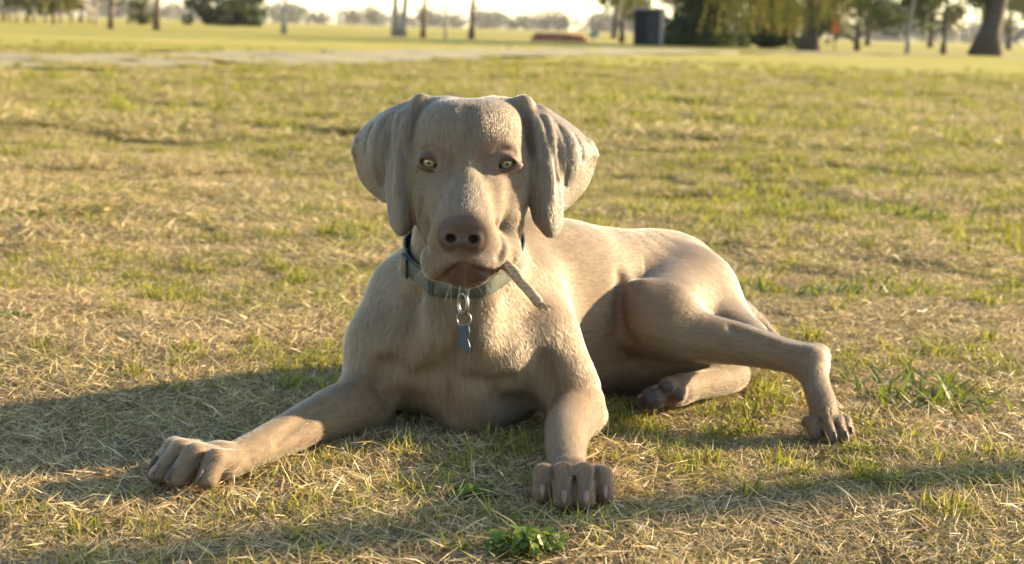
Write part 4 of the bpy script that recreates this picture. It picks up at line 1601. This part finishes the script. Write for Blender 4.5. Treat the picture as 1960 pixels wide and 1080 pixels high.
def grass_tuft(px, py, n, L, W, spread, label, seed, lean=(0, 0), el_rng=(14, 62)):
    rng = np.random.default_rng(seed)
    g = ground_at(px, py); g[2] = float(ground_z(g[0], g[1]))
    r = empty('grass_tuft', Vector(g))
    tag(r, label, 'grass tuft', 'taller green grass tufts')
    for i in range(n):
        a = rng.random() * 6.28
        el = math.radians(rng.uniform(*el_rng))
        d = np.array((math.cos(a) * math.cos(el) + lean[0], math.sin(a) * math.cos(el) + lean[1], math.sin(el)))
        o = np.array((rng.normal(0, spread), rng.normal(0, spread), 0))
        mb = MB()
        leaf_blade(mb, g + o, d, L * rng.uniform(0.45, 1.0), W * rng.uniform(0.6, 1.1), rng.uniform(0.05, 0.5))
        mb.build('leaf', m_tuft, r)


grass_tuft(1775, 752, 150, 0.100, 0.0090, 0.060, 'sprawling green grass tuft on the lawn right of the hind foot', 1)
grass_tuft(1622, 722, 18, 0.080, 0.0065, 0.018, 'small upright green tuft just behind the outstretched hind foot', 2)
grass_tuft(1362, 775, 5, 0.050, 0.0045, 0.004, 'few green blades between the two hind feet', 3)
grass_tuft(1350, 830, 5, 0.050, 0.0040, 0.005, 'thin green blades in front of the folded hind foot', 4)
grass_tuft(1690, 965, 9, 0.055, 0.0040, 0.012, 'thin yellowish tuft in the foreground below the hind foot', 5)
grass_tuft(1380, 1010, 8, 0.055, 0.0036, 0.012, 'thin pale tuft in the foreground right of the front paw', 6)
grass_tuft(820, 915, 6, 0.045, 0.0034, 0.006, 'few upright blades in the shade left of the front paw', 7)
grass_tuft(1720, 425, 70, 0.14, 0.013, 0.085, 'bright green grass tuft behind the dog, nearest the right edge', 8)
grass_tuft(1560, 410, 60, 0.14, 0.013, 0.085, 'bright green grass tuft behind the dog, second from the right edge', 9)
grass_tuft(1680, 335, 60, 0.16, 0.016, 0.11, 'distant bright green tuft on the right of the lawn', 10)
grass_tuft(1560, 560, 40, 0.10, 0.010, 0.06, 'green grass tuft just above the dog\'s rump', 11)
grass_tuft(1720, 565, 36, 0.10, 0.010, 0.06, 'loose green tuft on the lawn right of the tail', 12)
grass_tuft(480, 570, 34, 0.06, 0.008, 0.035, 'low dark green tuft left of the dog\'s shoulder', 13)
grass_tuft(100, 435, 46, 0.10, 0.012, 0.07, 'green tuft near the left edge of the lawn', 14)

# leafy weed in the near foreground (round leaves), and a smaller one in the shade
m_weed = noise_mat('weed_leaf', [(0.3, (0.075, 0.120, 0.015)), (0.6, (0.15, 0.195, 0.024)), (0.8, (0.27, 0.29, 0.045))], 40, 3, 0.45)
add_translucency(m_weed, 0.42)


def round_leaf(c, d, up, R, mb):
    l = np.cross(d, up); l /= np.linalg.norm(l)
    V = [c]
    n = 9
    for i in range(n):
        a = 2 * math.pi * i / n
        k = R * (1 + 0.12 * math.sin(3 * a + 1))
        V.append(c + d * k * math.cos(a) + l * k * 0.85 * math.sin(a) + up * 0.18 * R * abs(math.sin(a)))
    mb.add(V, [], [(0, 1 + i, 1 + (i + 1) % n) for i in range(n)])


def weed(px, py, n, spread, R, h, label, seed):
    rng = np.random.default_rng(seed)
    g = ground_at(px, py); g[2] = float(ground_z(g[0], g[1])) + 0.006
    r = empty('leafy_weed', Vector(g))
    tag(r, label, 'weed', 'leafy weeds in the lawn')
    st = MB()
    for i in range(n):
        a = rng.random() * 6.28
        q = spread * math.sqrt(rng.random())
        top = g + np.array((q * math.cos(a), 0.7 * q * math.sin(a), h * rng.uniform(0.25, 1.0) * (1 - 0.4 * q / spread)))
        st.tube([g + np.array((q * 0.5 * math.cos(a), q * 0.4 * math.sin(a), 0)), top], [0.0008, 0.0005], 4)
        up = np.array((rng.normal(0, 0.45), rng.normal(0, 0.45) - 0.25, 1.0)); up /= np.linalg.norm(up)
        d = np.cross(up, (math.sin(a), -math.cos(a), 0.1)); d /= np.linalg.norm(d)
        mb = MB()
        round_leaf(top, d, up, R * rng.uniform(0.6, 1.15), mb)
        mb.build('leaf', m_weed, r)
    st.build('stalks', m_weed, r)


weed(1008, 1052, 110, 0.046, 0.0066, 0.034, 'bright green round-leaved weed in the near foreground below the front paw', 21)
weed(900, 950, 80, 0.036, 0.0058, 0.022, 'low dark green clover patch between the two front paws', 22)
weed(640, 985, 14, 0.024, 0.0060, 0.014, 'small yellow green weed in front of the left-stretched forepaw', 23)
weed(1720, 775, 26, 0.045, 0.0075, 0.014, 'round-leaved weed at the foot of the sprawling grass tuft', 24)
weed(1880, 765, 10, 0.028, 0.0075, 0.014, 'few round weed leaves near the right edge of the lawn', 25)
weed(20, 605, 16, 0.04, 0.008, 0.015, 'weed patch at the left edge behind the shadow', 26)

# dry scraps
m_straw = noise_mat('straw_scrap', [(0.3, (0.42, 0.34, 0.21)), (0.7, (0.66, 0.56, 0.38))], 60, 3, 0.6)


def scrap(px, py, L, W, ang, label, curl=0.25):
    g = ground_at(px, py); g[2] = float(ground_z(g[0], g[1])) + 0.022
    d = np.array((math.cos(ang), math.sin(ang), 0.08))
    l = np.array((-math.sin(ang), math.cos(ang), 0.3))
    V, Q = [], []
    for i in range(7):
        t = i / 6 - 0.5
        w = W * (1 - (2 * abs(t)) ** 3 * 0.7) * 0.5
        c = g + d * L * t + np.array((0, 0, curl * L * t * t * 2))
        V += [c - l * w, c + l * w, c + l * w * 0.9 + np.array((0, 0, 0.0012)), c - l * w * 0.9 + np.array((0, 0, 0.0012))]
    for i in range(6):
        for j in range(4):
            Q.append((i * 4 + j, (i + 1) * 4 + j, (i + 1) * 4 + (j + 1) % 4, i * 4 + (j + 1) % 4))
    Q += [(3, 2, 1, 0), (24, 25, 26, 27)]
    o = MB().add(V, Q).build('dry_leaf', m_straw, smooth=True)
    tag(o, label, 'dry leaf', 'pale scraps on the lawn')


scrap(449, 205, 0.085, 0.028, 0.15, 'pale dry leaf scrap lying far out on the lawn left of the ear')
scrap(432, 351, 0.075, 0.014, 0.45, 'thin pale curled straw on the lawn left of the head')
scrap(1314, 268, 0.06, 0.045, 0.2, 'small white scrap on the lawn right of the ear')
scrap(1765, 605, 0.035, 0.006, 0.7, 'pale straw piece on the lawn at right, beyond the tail')
scrap(250, 393, 0.045, 0.012, 0.9, 'short pale straw on the lawn at far left')
# ================================================================== background
m_bark = noise_mat('bark', [(0.3, (0.030, 0.024, 0.019)), (0.7, (0.085, 0.066, 0.050))], 9, 5, 0.9, 0.8, 14)
m_bark_pale = noise_mat('bark_pale', [(0.3, (0.20, 0.165, 0.130)), (0.7, (0.36, 0.31, 0.26))], 9, 5, 0.9, 0.6, 14)
m_bark_brown = noise_mat('bark_brown', [(0.3, (0.055, 0.038, 0.026)), (0.7, (0.14, 0.095, 0.06))], 9, 5, 0.9, 0.8, 14)


def leaf_mat(name, stops, tr=0.35):
    m = noise_mat(name, stops, 0.9, 5, 0.6)
    add_translucency(m, tr)
    return m


m_ever = leaf_mat('evergreen_leaf', [(0.30, (0.024, 0.036, 0.011)), (0.55, (0.060, 0.078, 0.020)), (0.75, (0.125, 0.135, 0.034))])
m_olive = leaf_mat('olive_leaf', [(0.30, (0.055, 0.060, 0.018)), (0.55, (0.115, 0.115, 0.032)), (0.75, (0.19, 0.175, 0.050))])
m_willow = leaf_mat('willow_leaf', [(0.30, (0.155, 0.135, 0.020)), (0.55, (0.27, 0.235, 0.038)), (0.75, (0.38, 0.33, 0.07))], 0.45)
m_far = leaf_mat('far_leaf', [(0.30, (0.080, 0.075, 0.050)), (0.55, (0.130, 0.115, 0.075)), (0.75, (0.20, 0.16, 0.10))], 0.2)  # pale leaf colour carries part of the distance haze


def leaf_cloud(centres, radii, per, size, rng, squash=0.8):
    """small leaf faces spread through lobes, denser near their skins; returns verts, quads"""
    V = []
    for c, R in zip(centres, radii):
        n = max(8, int(per * R * R))
        d = rng.normal(0, 1, (n, 3)); d /= np.linalg.norm(d, axis=1)[:, None]
        r = R * (0.35 + 0.65 * rng.random(n) ** 0.45) * (0.85 + 0.3 * rng.random(n))
        p = c + d * r[:, None] * np.array((1, 1, squash))
        a = rng.normal(0, 1, (n, 3)); a /= np.linalg.norm(a, axis=1)[:, None]
        b_ = np.cross(a, rng.normal(0, 1, (n, 3))); b_ /= np.linalg.norm(b_, axis=1)[:, None]
        s = size * (0.6 + 0.8 * rng.random(n))[:, None]
        V.append(np.stack([p - a * s - b_ * s * 0.1, p + b_ * s * 0.5, p + a * s + b_ * s * 0.1, p - b_ * s * 0.5], 1))
    V = np.concatenate(V).reshape(-1, 3)
    return V, np.arange(len(V)).reshape(-1, 4)


def tree(px, py, wpx, h, label, bark, leaf, rng, crown=None, lean=0.0, limbs=6, name='tree', base_frac=0.45, per=260, leaf_size=0.10, double=False, group='trees across the track', cat='tree'):
    g = ground_at(px, py)
    g[2] = 0
    w = wpx * g[1] / FPX * 0.5
    r = empty(name, Vector(g))
    tag(r, label, cat, group)
    mb = MB()
    tops = []
    stems = ((-0.35, -0.02), (0.35, 0.03)) if double else ((0, 0),)
    for ox, ln in stems:
        pts, rad = [], []
        for i in range(9):
            t = i / 8
            pts.append(g + np.array((ox * w * 2 + (lean + ln) * h * t + 0.02 * h * math.sin(5 * t + ox) * t, 0.03 * h * math.sin(3 * t + 1) * t, h * 0.75 * t - 0.05)))
            rad.append(w * (1.0 - 0.75 * t) * (1 + 0.55 * math.exp(-t * 26)) * (0.6 if double else 1))
        mb.tube(pts, rad, 10)
        for k in range(limbs):
            t = base_frac + (1 - base_frac) * (k + 0.5) / limbs
            i = min(int(t * 8), 7)
            p = pts[i] + (pts[i + 1] - pts[i]) * (t * 8 - i)
            a = rng.random() * 6.28
            L = h * 0.30 * (1.1 - 0.5 * t)
            d = np.array((math.cos(a), math.sin(a), 0.6)); d /= np.linalg.norm(d)
            e = p + d * L + np.array((0, 0, 0.08 * L))
            mb.tube([p, p + d * L * 0.5, e], [rad[i] * 0.55, rad[i] * 0.35, rad[i] * 0.08], 6)
            tops.append(e)
            for _ in range(2):
                d2 = d + rng.normal(0, 0.5, 3); d2 /= np.linalg.norm(d2)
                q = p + d * L * 0.55
                mb.tube([q, q + d2 * L * 0.45], [rad[i] * 0.25, rad[i] * 0.05], 5)
                tops.append(q + d2 * L * 0.45)
    mb.build('trunk', bark, r, smooth=True)
    if leaf is not None:
        if crown is None:
            cs = np.array(tops); Rs = h * (0.09 + 0.06 * rng.random(len(cs)))
        else:
            cs = np.array([g + np.array(c[:3]) for c in crown]); Rs = np.array([c[3] for c in crown])
        V, Q = leaf_cloud(cs, Rs, per, leaf_size, rng)
        link('crown', mesh_np('crown', V, Q, False), leaf, r)
    return r


def shrub(px, py, wpx, h, label, leaf, rng, per=420, leaf_size=0.09, n=16):
    g = ground_at(px, py); g[2] = 0
    hw = wpx * g[1] / FPX * 0.5
    r = empty('shrub', Vector(g))
    tag(r, label, 'shrub', 'shrubs across the track')
    mb = MB()
    cs, Rs = [], []
    for k in range(n):
        a = rng.random() * 6.28; q = math.sqrt(rng.random()) * 0.86
        z = h * (0.06 + 0.80 * rng.random() ** 1.7)
        taper = 1.0 - 0.55 * (z / h) ** 2
        c = np.array((hw * q * math.cos(a) * taper, hw * 0.8 * q * math.sin(a) * taper, z))
        cs.append(g + c); Rs.append(min(hw, 2.2) * (0.24 + 0.16 * rng.random()))
        mb.tube([g + np.array((c[0] * 0.15, c[1] * 0.15, -0.02)), g + c * np.array((0.5, 0.5, 0.5)), g + c], [0.05, 0.03, 0.01], 5)
    mb.build('stems', m_bark, r)
    V, Q = leaf_cloud(np.array(cs), np.array(Rs), per, leaf_size, rng)
    V[:, 2] = np.maximum(V[:, 2], 0.02)
    link('crown', mesh_np('crown', V, Q, False), leaf, r)
    return r


rg = np.random.default_rng(77)
# left row of park trees
tree(212, 55, 9, 9.0, 'thin dark trunked tree, leftmost of the row on the lawn', m_bark_brown, m_olive, rg, base_frac=0.42)
tree(300, 57, 11, 10.0, 'thin brown trunked tree beside the rounded shrub at left', m_bark_brown, m_olive, rg, base_frac=0.42)
tree(543, 65, 9, 9.0, 'slim pale brown trunk standing alone left of the gap in the trees', m_bark_pale, m_olive, rg, base_frac=0.45)
tree(763, 70, 20, 10.0, 'pale twin trunked tree above the dog\'s left ear', m_bark_pale, None, rg, base_frac=0.30, double=True, limbs=8)
tree(810, 73, 9, 9.5, 'slim brown trunk just right of the pale twin trunk', m_bark_brown, None, rg, base_frac=0.40)
tree(902, 75, 10, 10.0, 'slim dark trunk right of the short wooden post', m_bark_brown, None, rg, base_frac=0.40, limbs=8)
# post
g = ground_at(853, 75); g[2] = 0
pr = empty('wooden_post', Vector(g))
tag(pr, 'short weathered wooden post between two slim tree trunks', 'post')
MB().tube([g + np.array((0, 0, -0.05)), g + np.array((0, 0, 0.8)), g + np.array((0.01, 0, 1.52))], [0.085, 0.08, 0.078], 10).build('shaft', m_bark_pale, pr, smooth=True)
MB().tube([g + np.array((0.01, 0, 1.50)), g + np.array((0.01, 0, 1.56))], [0.095, 0.07], 10).build('cap', m_bark_pale, pr)
# shrubs at left
shrub(432, 50, 190, 6.5, 'broad dark green rounded bush at upper left', m_ever, rg, 200, 0.20, 80)
shrub(272, 48, 60, 4.2, 'small rounded olive bush between two thin trunks', m_olive, rg, 110, 0.18, 34)
# pine stand at far left: single trunks one can tell apart
PINE = ['%s thin pine of the stand at the far left edge' % w for w in ('outermost', 'second', 'third', 'fourth', 'fifth', 'sixth', 'seventh', 'eighth', 'ninth', 'tenth', 'eleventh', 'innermost')]
PINE = [p.replace('pine of', 'pine from the left edge in').replace(' at the far left edge', ' of pines') if i not in (0, 11) else p for i, p in enumerate(PINE)]
for k in range(12):
    px = 4 + 16.5 * k + rg.uniform(-5, 5)
    if abs(px - 212) < 10:
        continue
    tree(px, 39 + 0.03 * px + rg.uniform(-1, 4), 5, 11.0 + rg.uniform(-1, 2), PINE[k], m_bark_pale if k % 3 else m_bark_brown, m_olive, rg,
         name='pine_tree', base_frac=0.07, limbs=10, per=45, leaf_size=0.32, group='pine stand at the far left')

# kiosk-like box
g = ground_at(1243, 87); g[2] = 0
sh = empty('portable_cabin', Vector(g))
tag(sh, 'narrow dark blue grey cabin with sunlight painted on its right side at the edge of the trees', 'cabin')
sc_ = g[1] / FPX
W_, D_, H_ = 46 * sc_, 1.1, 66 * sc_
m_cab = noise_mat('cabin_panel', [(0.3, (0.012, 0.012, 0.014)), (0.7, (0.020, 0.020, 0.023))], 3, 4, 0.9, spec=0.1)
m_cabd = noise_mat('cabin_door', [(0.3, (0.030, 0.031, 0.033)), (0.7, (0.045, 0.046, 0.048))], 3, 4, 0.9, spec=0.1)
m_cabr = noise_mat('cabin_sunlit_tone', [(0.3, (0.24, 0.19, 0.16)), (0.7, (0.32, 0.26, 0.22))], 3, 4, 0.6)  # sun on the right side put into the colour; roof shares it
x0, y0 = g[0] - 28 * sc_, g[1]
MB().box((x0, y0, 0), (x0 + W_, y0 + D_, H_)).build('wall', m_cab, sh)
MB().box((x0 + W_ + 0.002, y0 + 0.0, 0), (x0 + W_ + 8 * sc_, y0 + D_, H_ - 0.01)).build('side_panel', m_cabr, sh)
MB().box((x0 - 0.06, y0 - 0.08, H_ + 0.002), (x0 + W_ + 8 * sc_ + 0.06, y0 + D_ + 0.08, H_ + 0.10)).build('roof', m_cabr, sh)
dr = MB().box((x0 + W_ * 0.48, y0 - 0.03, 0.08), (x0 + W_ * 0.94, y0 - 0.002, H_ - 0.12)).build('door', m_cabd, sh)
hd = MB().box((x0 + W_ * 0.53, y0 - 0.06, H_ * 0.45), (x0 + W_ * 0.57, y0 - 0.032, H_ * 0.55)).build('handle', m_cab)
hd.parent = dr
hd.matrix_parent_inverse = Matrix.Identity(4)
hd.location = (0, 0, 0)

# low pile of reddish timber and a grey grill stand
g = ground_at(1072, 80); g[2] = 0
sc_ = g[1] / FPX
pt = empty('timber_pile', Vector(g))
tag(pt, 'long low pile of red brown timber on the far lawn', 'timber')
m_red = noise_mat('red_timber', [(0.3, (0.16, 0.060, 0.040)), (0.7, (0.30, 0.125, 0.085))], 4, 4, 0.8)
hw = 52 * sc_
for row, (n, z) in enumerate(((5, 0.075), (4, 0.20), (3, 0.32))):
    for k in range(n):
        x0, x1 = g[0] - hw * (1 - 0.06 * row) + rg.uniform(-0.1, 0.1), g[0] + hw * (0.98 - 0.10 * row) + rg.uniform(-0.1, 0.1)
        y = g[1] + 0.145 * (k - n / 2)
        MB().tube([(x0, y, z), (0.5 * (x0 + x1), y + 0.01, z + 0.01), (x1, y, z)], [0.070, 0.075, 0.066], 9).build('log', m_red, pt, smooth=True)
g = ground_at(1136, 82); g[2] = 0
gs = empty('grill_stand', Vector(g))
tag(gs, 'small grey metal grill stand at the right end of the picnic table', 'grill')
m_gr = noise_mat('grill_metal', [(0.3, (0.14, 0.14, 0.14)), (0.7, (0.24, 0.24, 0.235))], 5, 4, 0.5)
MB().tube([(g[0], g[1], 0), (g[0], g[1], 0.28)], 0.04, 8).build('leg', m_gr, gs)
MB().box((g[0] - 0.22, g[1] - 0.18, 0.282), (g[0] + 0.22, g[1] + 0.18, 0.34)).build('fire_box', m_gr, gs)
MB().box((g[0] - 0.22, g[1] + 0.14, 0.342), (g[0] + 0.22, g[1] + 0.18, 0.50)).build('wind_guard', m_gr, gs)

# right: evergreens, willow, big leaning trunk
tree(1190, 82, 9, 9.0, 'loose grey green tree just left of the cabin', m_bark, m_olive, rg, base_frac=0.12, limbs=12, per=120, leaf_size=0.14)
shrub(1350, 90, 150, 4.6, 'dense dark evergreen shrub right of the cabin', m_ever, rg, 460, 0.13, 50)
shrub(1468, 92, 130, 4.2, 'dense dark evergreen shrub behind the hanging willow branches', m_ever, rg, 460, 0.13, 46)
wt = tree(1548, 97, 30, 9.5, 'weeping willow with a stout dark trunk and yellow green hanging strands', m_bark, None, rg, base_frac=0.45, limbs=9, group='', name='willow_tree')
g = ground_at(1548, 97); g[2] = 0
Vw = []
for k in range(420):
    a = rg.random() * 6.28
    q = 3.2 * math.sqrt(rg.random())
    top = g + np.array((q * math.cos(a) - 0.8, q * math.sin(a) * 0.9, 5.2 - 0.25 * q + rg.uniform(-0.4, 0.8)))
    zb = 0.5 + 2.0 * rg.random()
    n = int((top[2] - zb) / 0.07)
    sway = rg.normal(0, 0.05, 2)
    for i in range(n):
        z = top[2] - 0.07 * i
        p = np.array((top[0] + sway[0] * i * 0.12, top[1] + sway[1] * i * 0.12, z)) + rg.normal(0, 0.03, 3)
        d = np.array((rg.normal(0, 0.5), rg.normal(0, 0.5), -1.0)) * 0.11
        s = np.array((rg.normal(), rg.normal(), 0)); s = s / np.linalg.norm(s) * 0.032
        Vw += [p, p + d * 0.5 + s, p + d, p + d * 0.5 - s]
Vw = np.array(Vw)
link('crown', mesh_np('crown', Vw, np.arange(len(Vw)).reshape(-1, 4), False), m_willow, wt)
# red hanging box on a pole
g = ground_at(1597, 97); g[2] = 0
sc_ = g[1] / FPX
rs = empty('red_feeder', Vector(g))
tag(rs, 'small bright red box on a thin pole right of the willow trunk', 'box')
m_rd = noise_mat('red_paint', [(0.3, (0.62, 0.085, 0.055)), (0.7, (0.72, 0.12, 0.08))], 4, 3, 0.5)
z0 = 33 * sc_
MB().tube([g, g + np.array((0, 0, z0))], 0.03, 6).build('pole', m_bark, rs)
MB().box((g[0] - 6 * sc_, g[1] - 0.13, z0 + 0.002), (g[0] + 6 * sc_, g[1] + 0.13, z0 + 23 * sc_)).build('body', m_rd, rs)
V = [(g[0] - 7.5 * sc_, g[1] - 0.17, z0 + 23.2 * sc_), (g[0] + 7.5 * sc_, g[1] - 0.17, z0 + 23.2 * sc_), (g[0] + 7.5 * sc_, g[1] + 0.17, z0 + 23.2 * sc_), (g[0] - 7.5 * sc_, g[1] + 0.17, z0 + 23.2 * sc_), (g[0], g[1], z0 + 28 * sc_)]
MB().add(V, [(3, 2, 1, 0)], [(0, 1, 4), (1, 2, 4), (2, 3, 4), (3, 0, 4)]).build('lid', m_rd, rs)

tree(1640, 97, 10, 6.0, 'dark drooping tree right of the red box', m_bark, m_ever, rg, base_frac=0.06, limbs=14, per=240, leaf_size=0.12)
tree(1735, 103, 7, 7.5, 'thin pale trunk leaning right on the far lawn', m_bark_pale, m_olive, rg, lean=0.04, base_frac=0.26, limbs=10, per=110, leaf_size=0.13)
tree(1805, 104, 9, 7.0, 'slim dark tree with low ragged crown left of the big trunk', m_bark, m_ever, rg, base_frac=0.14, limbs=14, per=200, leaf_size=0.12)
tree(1885, 107, 44, 12.0, 'massive dark tree trunk leaning right at the upper right', m_bark, m_olive, rg, lean=0.11, base_frac=0.30, limbs=8, per=60, leaf_size=0.14)
tree(1990, 100, 12, 9.0, 'loose leafed tree at the right edge behind the big trunk', m_bark, m_olive, rg, base_frac=0.10, limbs=12, per=100, leaf_size=0.14)

# second row behind, with crowns that come down low
for px, py, hh, lf, lb in ((1175, 74, 8.5, m_olive, 'broad grey green tree behind and left of the cabin'), (1290, 76, 8.0, m_olive, 'olive tree behind the gap right of the cabin'),
                           (1405, 79, 9.0, m_ever, 'tall dark tree behind the evergreen shrubs'), (1520, 82, 8.5, m_olive, 'olive tree behind the willow trunk'),
                           (1660, 87, 8.0, m_ever, 'dark tree behind the drooping tree'), (1780, 91, 8.5, m_olive, 'olive tree behind the slim dark tree'),
                           (1930, 95, 8.5, m_olive, 'olive tree behind the massive leaning trunk')):
    tree(px, py, 9, hh, lb, m_bark, lf, rg, base_frac=0.10, limbs=15, per=100, leaf_size=0.17, group='second row of trees across the track')

# distant houses, then the wood along the horizon
m_house = noise_mat('house_wall', [(0.3, (0.30, 0.20, 0.155)), (0.7, (0.36, 0.25, 0.20))], 1, 3, 0.8)
m_roof = noise_mat('house_roof', [(0.3, (0.16, 0.13, 0.125)), (0.7, (0.22, 0.18, 0.17))], 1, 3, 0.8)
m_pane = noise_mat('window_glass', [(0.3, (0.03, 0.035, 0.04)), (0.7, (0.05, 0.055, 0.06))], 1, 2, 0.15)


def house(px, D, wm, hm, label):
    c = at(px, 60, D); x = c[0]
    r = empty('farm_house', Vector((x, D, 0)))
    tag(r, label, 'house', 'houses beyond the field')
    MB().box((x - wm / 2, D, 0), (x + wm / 2, D + 8, hm)).build('wall', m_house, r)
    V = [(x - wm / 2 - .5, D - .5, hm + .01), (x + wm / 2 + .5, D - .5, hm + .01), (x + wm / 2 + .5, D + 8.5, hm + .01), (x - wm / 2 - .5, D + 8.5, hm + .01), (x - wm / 2 - .5, D + 4, hm + 3), (x + wm / 2 + .5, D + 4, hm + 3)]
    MB().add(V, [(3, 2, 1, 0), (0, 1, 5, 4), (2, 3, 4, 5)], [(1, 2, 5), (3, 0, 4)]).build('roof', m_roof, r)
    for k in range(3):
        xx = x - wm / 2 + wm * (k + 0.5) / 3
        MB().box((xx - 0.7, D - 0.05, hm * 0.35), (xx + 0.7, D - 0.005, hm * 0.75)).build('window', m_pane, r)


house(1712, 560, 11, 4.2, 'pinkish house beyond the field left of the slim dark tree')
Vc, Rc = [], []
for k in range(520):
    px = rg.uniform(-250, 2250)
    D = rg.uniform(700, 950)
    x = at(px, 60, D)[0]
    hgt = (4.5 + 4.5 * rg.random()) * (1.25 if px > 1150 or px < 300 else 1.0) * (0.75 + 0.5 * float(vnoise(np.array(px / 55.0), np.array(0.5), 8)))
    R = hgt * 0.42
    for j in range(3):
        Vc.append((x + rg.normal(0, R * 0.6), D + rg.normal(0, 2), hgt * (0.25 + 0.25 * j)))
        Rc.append(R)
V, Q = leaf_cloud(np.array(Vc), np.array(Rc), 4.0, 0.75, rg)
V[:, 2] = np.maximum(V[:, 2], 0.1)
tag(link('far_wood', mesh_np('far_wood', V, Q, False), m_far), 'hazy wood along the horizon beyond the fields', 'wood', kind='stuff')

# park tree just beyond the right edge: its trunk draws the shadow band across the foreground
dsun = np.array((math.cos(SUN_AZ), math.sin(SUN_AZ)))
pb = np.array((0.44, 1.945)) + 7.5 * dsun
hpx = CX + pb[0] / pb[1] * FPX
r = empty('tree', Vector((pb[0], pb[1], 0)))
tag(r, 'slim park tree standing outside the frame on the right', 'tree', 'trees across the track')
mb = MB()
q = [np.array((pb[0] + 0.05 * math.sin(t * 4), pb[1] + 0.04 * math.sin(t * 3), -0.05 + 5.0 * t)) for t in np.linspace(0, 1, 9)]
mb.tube(q, list(np.linspace(0.075, 0.035, 9)), 10)
tp = []
for k in range(10):
    a = rg.random() * 6.28
    p = q[5 + k % 4]
    e = p + np.array((math.cos(a) * 1.1, math.sin(a) * 1.1, 0.9))
    mb.tube([p, e], [0.03, 0.008], 6); tp.append(e)
mb.build('trunk', m_bark, r, smooth=True)
V, Q = leaf_cloud(np.array(tp), np.full(len(tp), 0.55), 300, 0.06, rg)
link('crown', mesh_np('crown', V, Q, False), m_olive, r)

# thin evening haze over the whole place
hz = MB().box((-1600, -70, -1.0), (1600, 2700, 30.0)).build('haze', None)
m = bpy.data.materials.new('haze_air')
m.use_nodes = True
n_ = m.node_tree.nodes
n_.remove(n_['Principled BSDF'])
vol = n_.new('ShaderNodeVolumePrincipled')
vol.inputs['Color'].default_value = (0.90, 0.92, 0.95, 1)
vol.inputs['Density'].default_value = 0.00010
m.node_tree.links.new(vol.outputs[0], n_['Material Output'].inputs['Volume'])
hz.data.materials.append(m)
hz['kind'] = 'stuff'
